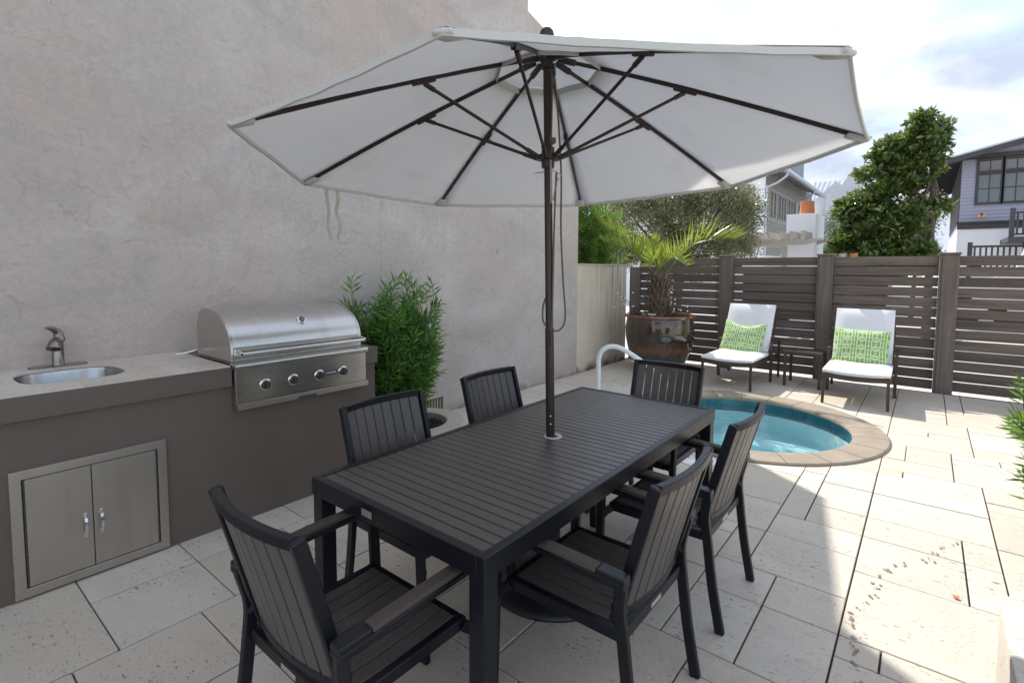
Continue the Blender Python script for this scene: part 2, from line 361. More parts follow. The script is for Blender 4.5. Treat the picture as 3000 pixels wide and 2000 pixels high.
    # glazed pot
    t = NT('pot_glaze'); v = t.coord(); g = t.n('ShaderNodeSeparateXYZ'); t.l(t.n('ShaderNodeNewGeometry').outputs['Position'], g.inputs[0])
    zz = t.math('ADD', g.outputs['Z'], t.math('MULTIPLY', t.math('SUBTRACT', t.noise(t.coord(scale=(6,6,.8)), 1.6, 5, .6, .4), .5), .34))
    c = t.ramp(zz, [(0.,(.035,.045,.045)),(.27,(.030,.042,.045)),(.335,(.17,.065,.022)),(.40,(.085,.04,.02)),(.46,(.028,.022,.018)),(.78,(.060,.033,.018)),(.86,(.17,.075,.036)),(1.,(.20,.09,.045))])
    c = t.mix(t.ramp(t.noise(v, 8, 5, .6, .8), [(.5,0.),(.72,.45)]), c, (.05,.028,.016))
    t.done(t.bsdf(Base_Color=c, Roughness=.10, Specular_IOR_Level=.6, Coat_Weight=.6, Coat_Roughness=.04, Normal=t.bump(t.noise(v, 9, 4), .12, .02)))
    simple('terracotta', (.50,.185,.075), .75, var=.12, nscale=6)
    # foliage
    def leaf(name, a, b, trans=.35, rough=.45, spec=.4):
        t = NT(name); ri = t.n('ShaderNodeNewGeometry').outputs['Random Per Island']
        c = t.ramp(ri, [(0.,a),(.6,tuple((x+y)/2 for x, y in zip(a, b))),(1.,b)])
        d = t.bsdf(Base_Color=c, Roughness=rough, Specular_IOR_Level=spec)
        tr = t.n('ShaderNodeBsdfTranslucent'); t.l(t.mix(.5, c, tuple(min(1,x*1.9) for x in b)), tr.inputs['Color']); ms = t.n('ShaderNodeMixShader'); ms.inputs[0].default_value = trans
        t.l(d.outputs[0], ms.inputs[1]); t.l(tr.outputs[0], ms.inputs[2]); t.done(ms)
    leaf('leaf_podocarpus', (.030,.090,.018), (.15,.33,.05), .36, .38, .5); leaf('leaf_podocarpus_light', (.055,.13,.020), (.15,.27,.035), .45)
    leaf('leaf_oak', (.070,.090,.038), (.24,.25,.125), .35, .33, .7); leaf('leaf_magnolia', (.028,.066,.018), (.17,.23,.05), .34, .20, 1.0)
    leaf('leaf_light', (.08,.115,.035), (.17,.20,.07), .3); leaf('leaf_palm', (.13,.20,.022), (.30,.36,.05), .40, .30, .6); leaf('leaf_olive', (.07,.09,.05), (.15,.17,.10), .3)
    leaf('leaf_fan', (.05,.09,.05), (.11,.16,.09), .3)
    simple('bark', (.10,.080,.062), .9, var=.35, nscale=18, bump=.6, bscale=40); simple('palm_fibre', (.15,.105,.075), .9, var=.45, nscale=25, bump=.5)
    # pool
    simple('pool_plaster', (.80,.87,.87), .55, var=.06, nscale=3)
    t = NT('pool_tile'); c = t.mix(t.rand(), (.012,.12,.155), (.02,.20,.235)); c = t.mix(t.noise(t.coord(), 14, 4), c, (.015,.09,.13)); t.done(t.bsdf(Base_Color=c, Roughness=.15, Specular_IOR_Level=.6))
    t = NT('water'); v = t.coord(); nb = t.bump(t.math('ADD', t.noise(v, 5, 3, .5, .6), t.math('MULTIPLY', t.noise(v, 16, 2), .3)), .32, .03)
    fr = t.n('ShaderNodeFresnel'); fr.inputs[0].default_value = 1.33; t.l(nb, fr.inputs['Normal'])
    tp = t.n('ShaderNodeBsdfTransparent'); tp.inputs[0].default_value = (.93,.985,.99,1); gl = t.n('ShaderNodeBsdfGlossy'); gl.inputs['Roughness'].default_value = .02; t.l(nb, gl.inputs['Normal'])
    ms = t.n('ShaderNodeMixShader'); t.l(fr.outputs[0], ms.inputs[0]); t.l(tp.outputs[0], ms.inputs[1]); t.l(gl.outputs[0], ms.inputs[2]); t.done(ms)
    t = NT('water_depth'); va = t.n('ShaderNodeVolumeAbsorption'); va.inputs['Color'].default_value = (.18,.74,.84,1); va.inputs['Density'].default_value = .50; t.l(va.outputs[0], t.out.inputs['Volume'])
    # houses
    simple('lavender_paint', (.36,.36,.45), .6, var=.06, nscale=2); simple('charcoal_paint', (.055,.05,.055), .55, var=.15, nscale=6)
    simple('olive_grey_paint', (.28,.27,.245), .6, var=.06, nscale=2); simple('pergola_paint', (.44,.41,.37), .7, var=.08, nscale=3)
    simple('roof_metal', (.58,.61,.65), .42, .35, var=.07, nscale=2); simple('gutter_metal', (.50,.55,.60), .4, .4); simple('soffit_dark', (.05,.044,.045), .8); simple('tan_paint', (.45,.40,.33), .7)
    simple('amber_glass', (.75,.42,.15), .25)
    t = NT('window_glass'); t.done(t.bsdf(Base_Color=(.035,.045,.06), Roughness=.03, Specular_IOR_Level=1.0, Coat_Weight=1.0, Coat_Roughness=.01))
make_materials()

# ================================================================== THE SETTING
PC = (-1.45, 5.60); PR_OUT = 1.265; PR_IN = 1.0          # spa centre and coping radii
WX = -4.04                                               # face of the tall stucco wall
PX0, PX1, PY0, PY1 = WX-.06, 3.6, -2.2, 8.56             # courtyard
def ring_rect(mb, x0, x1, y0, y1, c, r, z, n=64):        # flat rectangle with a round hole
    o = []; i = []
    for k in range(n):
        a = 2*math.pi*(k+.5)/n; dx, dy = math.cos(a), math.sin(a)
        t = min(((x1-c[0]) if dx > 0 else (x0-c[0]))/dx, ((y1-c[1]) if dy > 0 else (y0-c[1]))/dy)
        o.append((c[0]+dx*t, c[1]+dy*t, z)); i.append((c[0]+dx*r, c[1]+dy*r, z))
    mb.add(o+i, [(k,(k+1)%n,n+(k+1)%n,n+k) for k in range(n)])
    for cx, cy in ((x0,y0),(x1,y0),(x1,y1),(x0,y1)):     # fill the cut corners
        k = min(range(n), key=lambda q: (o[q][0]-cx)**2+(o[q][1]-cy)**2); 
        for a, b in ((k-1,k),(k,(k+1)%n)):
            if abs(o[a][0]-o[b][0]) > 1e-4 and abs(o[a][1]-o[b][1]) > 1e-4: mb.add([o[a],(cx,cy,z),o[b]], [(0,1,2)])
    return mb
def build_ground():
    g = MB(); B = 320.
    for x0, x1, y0, y1 in ((-B,B,PY1,B),(-B,B,-B,PY0),(-B,PX0,PY0,PY1),(PX1,B,PY0,PY1)): g.add([(x0,y0,-.04),(x1,y0,-.04),(x1,y1,-.04),(x0,y1,-.04)], [(0,1,2,3)])
    struct(g.obj('ground', 'gravel'))
    p = struct(ring_rect(MB(), PX0, PX1, PY0, PY1, PC, 1.1, -.014).obj('patio_paving', 'joint_soil'))
    # paving: six-inch module, pieces laid round the joints read off the photograph
    U = .1515; X0, Y0 = -.23, 2.53
    i0, i1 = math.floor((PX0-X0)/U)+1, math.ceil((3.0-X0)/U); j0, j1 = math.floor((-.6-Y0)/U), math.floor((8.52-Y0)/U)
    vb = set(); hb = set()
    for i, a, b in ((-2,7,15),(-3,2,7),(-2,-3,2),(0,-4,7),(0,9,18),(3,4,9),(3,16,21),(4,9,16),(4,21,28),(3,28,33),(4,33,39),(0,21,31)):
        for j in range(a, b): vb.add((i, j))
    for j, a, b in ((7,0,3),(9,0,4),(12,0,4),(16,0,6),(14,4,7),(21,0,7),(18,0,3),(4,0,3),(0,-2,4),(2,-2,0),(7,-3,0),(5,-6,-3),(9,-2,0),(12,-2,0),(33,3,6),(28,3,6),(23,4,7),(25,0,4)):
        for i in range(a, b): hb.add((i, j))
    # wall-side seeds
    w = lambda x: round((x-X0)/U); h = lambda y: round((y-Y0)/U)
    for x, ya, yb in ((-2.5,.43,.9),(-2.95,.9,1.2)):
        pass
    used = set(); sizes = [(4,3),(4,4),(3,4),(3,3),(6,4),(3,2),(4,2),(2,3),(2,4),(2,2),(3,1),(2,1),(1,3),(1,2),(1,1)]
    tr = random.Random(5); meshes = {}; n = 0; gap = .0030; gx = .0040
    for j in range(j0, j1):
        for i in range(i0, i1):
            if (i, j) in used: continue
            cand = sizes[:5]; tr.shuffle(cand); cand = cand+sizes[5:]
            run = 0
            while (i+run, j) not in used and i+run < i1 and (run == 0 or (i+run, j) not in vb): run += 1
            for (a, b) in cand:
                if run-a in (1,) or (run-a == 2 and tr.random() < .6): continue
                if i+a > i1 or j+b > j1: continue
                if any((ii, jj) in used for ii in range(i, i+a) for jj in range(j, j+b)): continue
                if any((ii, jj) in vb for ii in range(i+1, i+a) for jj in range(j, j+b)): continue
                if any((ii, jj) in hb for ii in range(i, i+a) for jj in range(j+1, j+b)): continue
                break
            for ii in range(i, i+a):
                for jj in range(j, j+b): used.add((ii, jj))
            x, y, ww, hh = X0+i*U, Y0+j*U, a*U, b*U
            if x > PX1 or x+ww < WX-.02: continue
            cx = min(max(PC[0], x), x+ww); cy = min(max(PC[1], y), y+hh); near = math.hypot(cx-PC[0], cy-PC[1])
            far = max(math.hypot(px-PC[0], py-PC[1]) for px in (x, x+ww) for py in (y, y+hh))
            if far < 1.16: continue
            n += 1
            if near > 1.13:
                if (a, b) not in meshes: meshes[(a,b)] = MB().box(gx, ww-gx, gap, hh-gap, -.03, 0).mesh('paving_tile', 'travertine', .0026)
                o = link('paving_tile', meshes[(a,b)], p); o.location = (x, y, tr.uniform(-.0016,.0016)); o.rotation_euler = (tr.uniform(-.0014,.0014), tr.uniform(-.0014,.0014), 0)
            else:
                mb = MB(); ns = max(4, int(ww/.03))
                for s in range(ns):
                    xa = x+gap+(ww-2*gap)*s/ns; xb = x+gap+(ww-2*gap)*(s+1)/ns
                    d = min(abs(xa-PC[0]), abs(xb-PC[0])) if (xa-PC[0])*(xb-PC[0]) > 0 else 0
                    if d >= 1.13: iv = [(y+gap, y+hh-gap)]
                    else:
                        q = math.sqrt(1.13**2-d*d); iv = [(y+gap, min(y+hh-gap, PC[1]-q)), (max(y+gap, PC[1]+q), y+hh-gap)]
                    for ya, yb in iv:
                        if yb-ya > .004: mb.box(xa, xb, ya, yb, -.03, 0)
                if mb.v: mb.obj('paving_tile', 'travertine', p)
    return p
patio = build_ground()
dm = MB(); dr_ = random.Random(8)                        # trail of dark drips across the sunny slabs
for x, y in [(.195,3.822),(.181,3.783),(.145,3.722),(.106,3.625),(.068,3.519),(.052,3.474),(-.021,3.381),(-.061,3.33),(-.1,3.263),(-.103,3.238),(-.113,3.164),(-.129,3.065),(-.134,3.015),(-.114,2.94),(-.143,2.921),(-.154,2.86),(-.182,2.783),(-.199,2.725),(-.2,2.699),(-.196,2.672),(-.184,2.621),(-.176,2.565),(-.17,2.474),(-.161,2.437),(-.145,2.362),(-.14,2.276)]:
    for q in range(3):
        cx, cy = x+dr_.gauss(0,.010), y+dr_.gauss(0,.012); r0 = dr_.uniform(.003,.0085); k = 9
        dm.add([(cx+r0*dr_.uniform(.6,1.3)*math.cos(2*math.pi*i/k), cy+r0*dr_.uniform(.6,1.5)*math.sin(2*math.pi*i/k), .0042+.0002*q) for i in range(k)], [tuple(range(k))])
do = dm.obj('drip_stains', 'drip', patio); do['kind'] = 'stuff'
# manhole lid for the pool equipment, flush with the paving
lid = thing('skimmer_lid', 'round white access lid with two finger holes in the paving by the spa', 'lid', (-1.42,4.19,0))
MB().lathe([(0,.004),(.125,.004),(.13,.002),(.13,-.01)], n=40).obj('cover', 'white_tube', lid, smooth=40)
MB().lathe([(.135,-.01),(.136,.005),(.155,.005),(.157,-.01)], n=40).obj('rim', 'white_bead', lid, smooth=40)
for s in (-1, 1): MB().box(s*.07-.014, s*.07+.014, -.009, .009, .002, .0062).obj('finger_hole', 'black_plastic', lid)

def build_spa():
    t = thing('spa_pool', 'round sunken spa pool with beige stone coping and blue tiled waterline', 'spa', (PC[0],PC[1],0))
    MB().lathe([(1.02,-.012),(1.02,-.16),(1.0,-.165),(1.0,-.36),(.97,-.38),(.62,-.38),(.57,-.42),(.55,-.98),(.50,-1.01),(0,-1.02)], n=64).obj('basin', 'pool_plaster', t, smooth=40)
    n = 40
    for k in range(n):                                   # waterline tiles
        a0, a1 = 2*math.pi*k/n+.0025, 2*math.pi*(k+1)/n-.0025; q = []
        poly = [(1.003,a0),(1.003,(a0+a1)/2),(1.003,a1),(1.03,a1),(1.03,a0)]
        MB().prism([(r*math.cos(a), r*math.sin(a)) for r, a in poly], -.158, -.012, lambda u,v,w: (u,v,w)).obj('waterline_tile', 'pool_tile', t)
    n = 22; prof = [(PR_OUT,-.03),(PR_OUT,.012),(PR_OUT-.012,.022),(1.03,.022),(.985,.012),(.972,-.008),(.985,-.030),(1.03,-.035)]
    m = MB(); seg = 6
    for s in range(seg+1):
        a = (2*math.pi/n-.006)*s/seg
        for r, z in prof: m.v.append((r*math.cos(a), r*math.sin(a), z))
    P = len(prof)
    for s in range(seg):
        for k in range(P): m.f.append((s*P+k, s*P+(k+1)%P, (s+1)*P+(k+1)%P, (s+1)*P+k))
    m.f += [tuple(range(P)), tuple(range(seg*P+P-1, seg*P-1, -1))]
    me = m.mesh('coping_stone', 'coping_stone', smooth=30)
    for k in range(n): o = link('coping_stone', me, t); o.rotation_euler.z = 2*math.pi*k/n+.11
    MB().lathe([(1.026,-.033),(1.20,-.033),(1.20,.010),(1.03,.010)], n=48, closed=True).obj('mortar_bed', 'cast_stone', t)
    wm = MB(); wm.add([(1.004*math.cos(2*math.pi*k/64), 1.004*math.sin(2*math.pi*k/64), -.072) for k in range(64)], [tuple(range(64))]); wme = wm.mesh('water', 'water')
    if wme.polygons[0].normal.z < 0: wme.flip_normals()
    link('water', wme, t)
    wb = MB().lathe([(0,-.075),(.999,-.075),(.999,-.358),(.968,-.378),(.622,-.378),(.572,-.42),(.548,-.98),(.50,-1.008),(0,-1.018)], n=48).obj('water_body', 'water_depth', t); 
    for a, r, z in ((95,.992,-.24),(40,.992,-.24),(150,.992,-.24)):       # jets on the wall
        j = MB().lathe([(0,0),(.035,0),(.045,.006),(.045,.014)], n=20).obj('jet', 'white_bead', t, smooth=40)
        j.location = (r*math.cos(R(a)), r*math.sin(R(a)), z); j.rotation_euler = (0, R(90), R(a+180))
    for a in (62, 24, 118):
        j = MB().lathe([(0,.008),(.03,.008),(.045,.002),(.045,0)], n=20).obj('seat_fitting', 'white_bead', t, smooth=40); j.location = (.80*math.cos(R(a)), .80*math.sin(R(a)), -.377)
    d = MB()
    for k in range(9): d.box(-.10+.025*k, -.085+.025*k, -.10, .10, -1.012, -1.003)
    d.obj('drain_grate', 'white_bead', t)
build_spa()
rl = thing('pool_handrail', 'white bent-tube handrail standing at the spa edge', 'handrail')
pts = [(-2.86,5.12,-.01),(-2.86,5.12,.30),(-2.86,5.12,.50)]+smooth_path([(-2.86,5.12,.55),(-2.83,5.133,.635),(-2.76,5.165,.688),(-2.66,5.21,.685),(-2.54,5.262,.62),(-2.34,5.35,.47),(-2.18,5.42,.30),(-2.13,5.445,.10),(-2.13,5.445,-.30)], 6)
MB().tube(pts, .027, 14).obj('rail', 'white_tube', rl, smooth=60)
MB().lathe([(.025,.012),(.05,.010),(.052,0)], c=(-2.86,5.12,0), n=24).obj('escutcheon', 'white_tube', rl, smooth=40)

# ------------------------------------------------------------------ buildings and walls of the courtyard
def build_walls():
    b = thing('stucco_building', 'tall pale stucco building wall along the left of the courtyard', 'building', (WX,0,0))
    j1, j2, ve0, ve1 = 3.03, 5.27, 3.47, 3.83
    g = .001
    # panels between control joints; the second has the low vent opening
    MB().box(-.30,0,-6,j1-g,-.05,9.2).obj('wall_panel', 'stucco', b)
    m = MB(); m.box(-.30,0,j1+g,ve0,-.05,9.2); m.box(-.30,0,ve1,j2-g,-.05,9.2); m.box(-.30,0,ve0,ve1,.175,9.2); m.box(-.30,0,ve0,ve1,-.05,.02); m.box(-.30,-.10,ve0,ve1,.02,.175)
    m.obj('wall_panel', 'stucco', b)
    prof = [(j2+g,-.05),(6.56,-.05),(6.56,4.45),(5.31,4.775),(5.30,9.2),(j2+g,9.2)]
    MB().prism(prof, -.30, 0, lambda u,v,w: (w,u,v)).obj('wall_panel', 'stucco', b)
    MB().box(-7,-.302,-6,5.28,-.05,9.0).obj('building_mass', 'stucco', b)
    MB().box(-7,-.302,5.28,6.55,-.05,4.3).obj('building_wing', 'stucco', b)
    v = MB().box(-.0995,-.09,ve0,ve1,.02,.175).obj('vent', 'black_plastic', b)
    for k in range(9): MB().box(-.085,-.03,ve0+.02+k*.04,ve0+.034+k*.04,.022,.173).obj('vent_slat', 'tan_paint', v)
    w = thing('garden_wall', 'low rain-streaked beige stucco garden wall behind the potted palm', 'wall', (WX-.012,6.56,0))
    MB().box(-.25,0,.0,1.62,-.05,1.615).obj('wall_body', 'stucco_streaked', w)
    MB().box(-.27,.012,.0,1.64,1.6155,1.64).obj('coping', 'cast_stone', w, bev=.004)
build_walls()

def build_fence():
    f = thing('wooden_fence', 'weathered brown fence of horizontal boards with wide posts behind the loungers', 'fence', (0,8.51,0))
    posts = [-2.60,-1.24,.11,1.47,2.83]; pw = .197
    pm = MB().box(0,pw,0,.16,-.04,1.765).mesh('fence_post', 'post_wood', .004); fm = MB().box(.028,pw-.028,-.012,-.0005,-.03,1.762).mesh('face_board', 'post_wood', .003); cm = MB().box(-.012,pw+.012,-.025,.185,1.7655,1.79).mesh('post_cap', 'post_wood', .003)
    for x in posts:
        p = link('fence_post', pm, f); p.location.x = x
        link('face_board', fm, p); link('post_cap', cm, p)
    e = MB().box(-4.03,-3.985,-.25,.12,-.04,1.60).obj('end_post', 'post_wood', f, bev=.003)
    xs = [(-3.985,-2.60)]+[(posts[k]+pw, posts[k+1]) for k in range(4)]; rr = random.Random(3)
    shut = {1:[(11,.0,.10),(10,.12,1),(9,.12,1),(8,.12,1),(7,.12,1),(6,.12,1),(5,.0,.7)],2:[(11,.52,1),(10,.0,.66),(9,.0,.11),(9,.25,.55),(8,.0,.11),(8,.25,.55),(7,.0,.10),(7,.24,.54)],3:[(11,.08,.18),(8,.0,.12),(7,.25,.40),(6,.0,.18),(6,.3,.7)]}
    for pi_, (x0, x1) in enumerate(xs):
        for g_, a_, b_ in shut.get(pi_, ()):                # spacer strips nailed over some gaps at the back
            MB().box(x0+(x1-x0)*a_,x0+(x1-x0)*b_-.003,.104,.122,.022+g_*.1335+.108,.022+g_*.1335+.146).obj('spacer_strip', 'fence_wood', f)
        me = MB().box(0,x1-x0-.004,0,.026,0,.1205).mesh('board', 'fence_wood', .0025)
        for k in range(13):
            o = link('board', me, f); o.location = (x0+.002, .075+rr.uniform(-.002,.002), .022+k*.1335+rr.uniform(-.0022,.0022)); o.rotation_euler.y = rr.uniform(-.0016,.0016)
build_fence()
# low curb at the right edge with a shrub bed behind it
def rrect(x0, x1, y0, y1, r, n=8):
    out = []
    for cx, cy, a in ((x1-r,y1-r,0),(x0+r,y1-r,90),(x0+r,y0+r,180),(x1-r,y0+r,270)):
        out += [(cx+r*math.cos(R(a+90*k/n)), cy+r*math.sin(R(a+90*k/n))) for k in range(n+1)]
    return out
cb = thing('planter_curb', 'rounded pale stone curb at the right edge of the patio', 'curb', (.27,0,0))
m = MB(); o1 = rrect(0,2.2,.4,3.0,.42,12)
m.prism(o1, -.03, .29, lambda u,v,w: (u,v,w)); m.obj('curb_stone', 'cast_stone', cb, bev=.012, smooth=35, seg=2)
# ring planter by the counter
rp_ = thing('ring_planter', 'low round cream stone ring planter between the counter and wall vent', 'planter', (-3.60,3.05,0))
MB().lathe([(.47,-.02),(.47,.15),(.455,.168),(.30,.168),(.29,.15),(.29,-.02)], n=48, closed=True).obj('stone_ring', 'cast_stone', rp_, smooth=40)
m = MB()
for k in range(420):
    a = rng.uniform(0,6.28); q = .285*math.sqrt(rng.random()); c = Vector((q*math.cos(a), q*math.sin(a), .10+rng.uniform(0,.02))); d = Vector((rng.uniform(-1,1),rng.uniform(-1,1),rng.uniform(-.3,.3))).normalized()*.02
    m.path([c-d, c+d], .012, .006)
m.lathe([(0,.09),(.29,.09)], n=24)
mu = m.obj('bark_mulch', 'mulch', rp_); mu['kind'] = 'stuff'

# ================================================================== OUTDOOR KITCHEN
CF = -3.228; CT = .975; CE = 2.352                       # counter front, top height, right end
GL0, GL1 = 1.328, 2.238                                  # grill span
def build_counter():
    k = thing('kitchen_counter', 'brown stucco outdoor kitchen counter with travertine top along the wall', 'counter', (0,0,0))
    MB().box(WX+.002,CF,-1.2,CE,-.03,.8525).obj('base', 'stucco_brown', k, bev=.004)
    for n, (a, b) in enumerate(((-1.2,GL0-.012),(GL1+.006,CE+.012))):
        MB().box(WX+.003,CF+.026,a,b,.853,.9655).obj('fascia', 'stucco_brown', k, bev=.003)
    MB().box(WX+.003,-3.745,GL0-.010,GL1+.004,.853,.9655).obj('back_ledge', 'stucco_brown', k)
    # travertine top; two pieces carry half the sink opening each
    cx, cy, hx, hy = -3.625, .655, .228, .222
    def se(a, s=1.0):
        c, q = math.cos(a), math.sin(a); e = 2/3.2
        return (cx+s*hx*math.copysign(abs(c)**e, c), cy+s*hy*math.copysign(abs(q)**e, q))
    x0, x1, z0, z1 = WX+.004, CF+.022, .966, CT; J = cy-.02; g = .0012
    def slab(poly): MB().prism(poly, z0, z1, lambda u,v,w: (u,v,w)).obj('top_tile', 'travertine_counter', k)
    al = math.asin(((.02+g)/hy)**1.6)
    low = [se(-al-(math.pi-2*al)*i/18) for i in range(19)]          # +x side round the low-y half to -x side
    hi_ = [se(math.pi+al*0+(-math.pi)*i/18) for i in range(19)]
    ylo = J-g; yhi = J+g
    lowp = [p for p in [se(a) for a in np.linspace(0, -math.pi, 41)] if p[1] < ylo-.001]
    hip = [p for p in [se(a) for a in np.linspace(math.pi*1.15, -math.pi*.15, 51)] if p[1] > yhi+.001]
    slab([(x1,ylo),(x1,.20+g),(x0,.20+g),(x0,ylo),(lowp[-1][0],ylo)]+lowp[::-1]+[(lowp[0][0],ylo)])
    slab([(x0,yhi),(x0,1.02-g),(x1,1.02-g),(x1,yhi),(hip[-1][0],yhi)]+hip[::-1]+[(hip[0][0],yhi)])
    for a, b, c, d in ((x0,-3.62,-.5,.2),(-3.62,x1,-.5,.2),(x0,-3.66,1.02,GL0-.013),(-3.66,x1,1.02,GL0-.013),(x0,-3.7,-1.2,-.5),(-3.7,x1,-1.2,-.5)):
        MB().box(a+g,b-g,c+g,d-g,z0,z1).obj('top_tile', 'travertine_counter', k, bev=.0012)
    MB().box(x0,x1,GL1+.008,CE+.008,z0,z1-.004).obj('top_tile', 'stucco_brown', k, bev=.002)
    # fascia needs a hole under the sink: the bowl hangs in a box cut from view, so its walls are proud of it
    s = thing('sink', 'undermount stainless steel sink bowl in the travertine counter top', 'sink', (cx,cy,CT))
    m = MB(); n = 56; rings = [(1.02,-.010),(1.0,-.012),(.985,-.03),(.95,-.13),(.90,-.155),(.80,-.162),(.25,-.168),(.05,-.17)]
    for sc, z in rings: m.v += [(p[0]-cx, p[1]-cy, z) for p in (se(2*math.pi*i/n, sc) for i in range(n))]
    for q in range(len(rings)-1):
        for i in range(n): m.f.append((q*n+i, q*n+(i+1)%n, (q+1)*n+(i+1)%n, (q+1)*n+i))
    m.f.append(tuple((len(rings)-1)*n+i for i in range(n)))
    m.obj('bowl', 'steel_bowl', s, smooth=50)
    MB().lathe([(0,-.163),(.035,-.163),(.045,-.160),(.046,-.168)], n=24).obj('drain', 'chrome', s, smooth=40)
    f = thing('faucet', 'satin nickel single-lever faucet with fin-shaped handle behind the sink', 'faucet', (-3.955,.662,CT))
    MB().prism([(u, v) for u, v in rrect(-.028,.028,-.135,.135,.027,6)], 0, .009, lambda u,v,w: (u,v,w)).obj('deck_plate', 'satin_nickel', f, bev=.002, smooth=40)
    MB().lathe([(.031,.009),(.031,.016),(.028,.02),(.0275,.10),(.027,.145),(.024,.16),(0,.165)], n=28).obj('body', 'satin_nickel', f, smooth=40)
    MB().tube(smooth_path([(.0,0,.150),(.03,-.012,.150),(.058,-.024,.137),(.072,-.030,.112)], 5), [.024]*6+[.025,.026,.027,.028,.029,.030,.031,.033,.034,.035], 20).obj('spout', 'satin_nickel', f, smooth=50)
    h = smooth_path([(.004,.006,.150),(-.002,.008,.182),(.004,-.004,.208),(.024,-.030,.228),(.046,-.058,.236)], 5); n = len(h)
    MB().tube(h, [.027*(1-i/(n-1))**.75+.003 for i in range(n)], 18).obj('lever', 'satin_nickel', f, smooth=60)
    # stainless access doors
    d = thing('access_doors', 'stainless steel double access doors low on the counter front', 'doors', (CF,.342,.012))
    W, H = .626, .606; fw = .042
    m = MB()
    for poly in ([(0,0),(W,0),(W-fw,fw),(fw,fw)],[(W,0),(W,H),(W-fw,H-fw),(W-fw,fw)],[(W,H),(0,H),(fw,H-fw),(W-fw,H-fw)],[(0,H),(0,0),(fw,fw),(fw,H-fw)]): m.prism(poly, .0004, .016, lambda u,v,w: (w,u,v))
    m.obj('frame', 'steel_door', d, bev=.0015)
    for a, b, hs in ((fw+.003,.296,1),(.300,W-fw-.003,-1)):
        p = MB().box(.0004,.0135,a+.007*(hs>0),b-.007*(hs<0),fw+.004,H-fw-.004).obj('door', 'steel_door', d, bev=.0012)
        hy = b-.030 if hs > 0 else a+.030
        hp = smooth_path([(.013,hy,.215),(.030,hy,.222),(.038,hy,.262),(.030,hy,.302),(.013,hy,.309)], 6)
        hm = MB(); hm.path(hp, .013, .006, (1,0,0)); hm.box(.0135,.018,hy-.0075,hy+.0075,.200,.222); hm.box(.0135,.018,hy-.0075,hy+.0075,.302,.324)
        hm.obj('handle', 'chrome', p, bev=.0015)
        yy = a+.004 if hs > 0 else b-.004; hg = MB()
        for q in range(24): hg.tube([(.012,yy,fw+.01+q*.0213),(.012,yy,fw+.0285+q*.0213)], .0042, 8)
        hg.obj('piano_hinge', 'knob_grey', p, smooth=50)
build_counter()
# the sink bowl needs an opening in the fascia block under it
def cut_sink():
    o = [c for c in bpy.data.objects if c.name.startswith('fascia')][0]
    m = MB(); x0, x1 = WX+.003, CF+.026; a, b = -1.2, GL0-.012; sx0, sx1, sy0, sy1 = -3.87, -3.385, .42, .89
    m.box(x0,x1,a,sy0,.853,.9655); m.box(x0,x1,sy1,b,.853,.9655); m.box(x0,sx0,sy0,sy1,.853,.9655); m.box(sx1,x1,sy0,sy1,.853,.9655)
    o.data = m.mesh('fascia', 'stucco_brown')
    o = [c for c in bpy.data.objects if c.name.startswith('base') and c.parent and c.parent.name == 'kitchen_counter'][0]
    m = MB(); x0, x1 = WX+.002, CF; m.box(x0,x1,-1.2,sy0,-.03,.8525); m.box(x0,x1,sy1,CE,-.03,.8525); m.box(x0,sx0,sy0,sy1,-.03,.8525); m.box(sx1,x1,sy0,sy1,-.03,.8525)
    o.data = m.mesh('base', 'stucco_brown')
cut_sink()

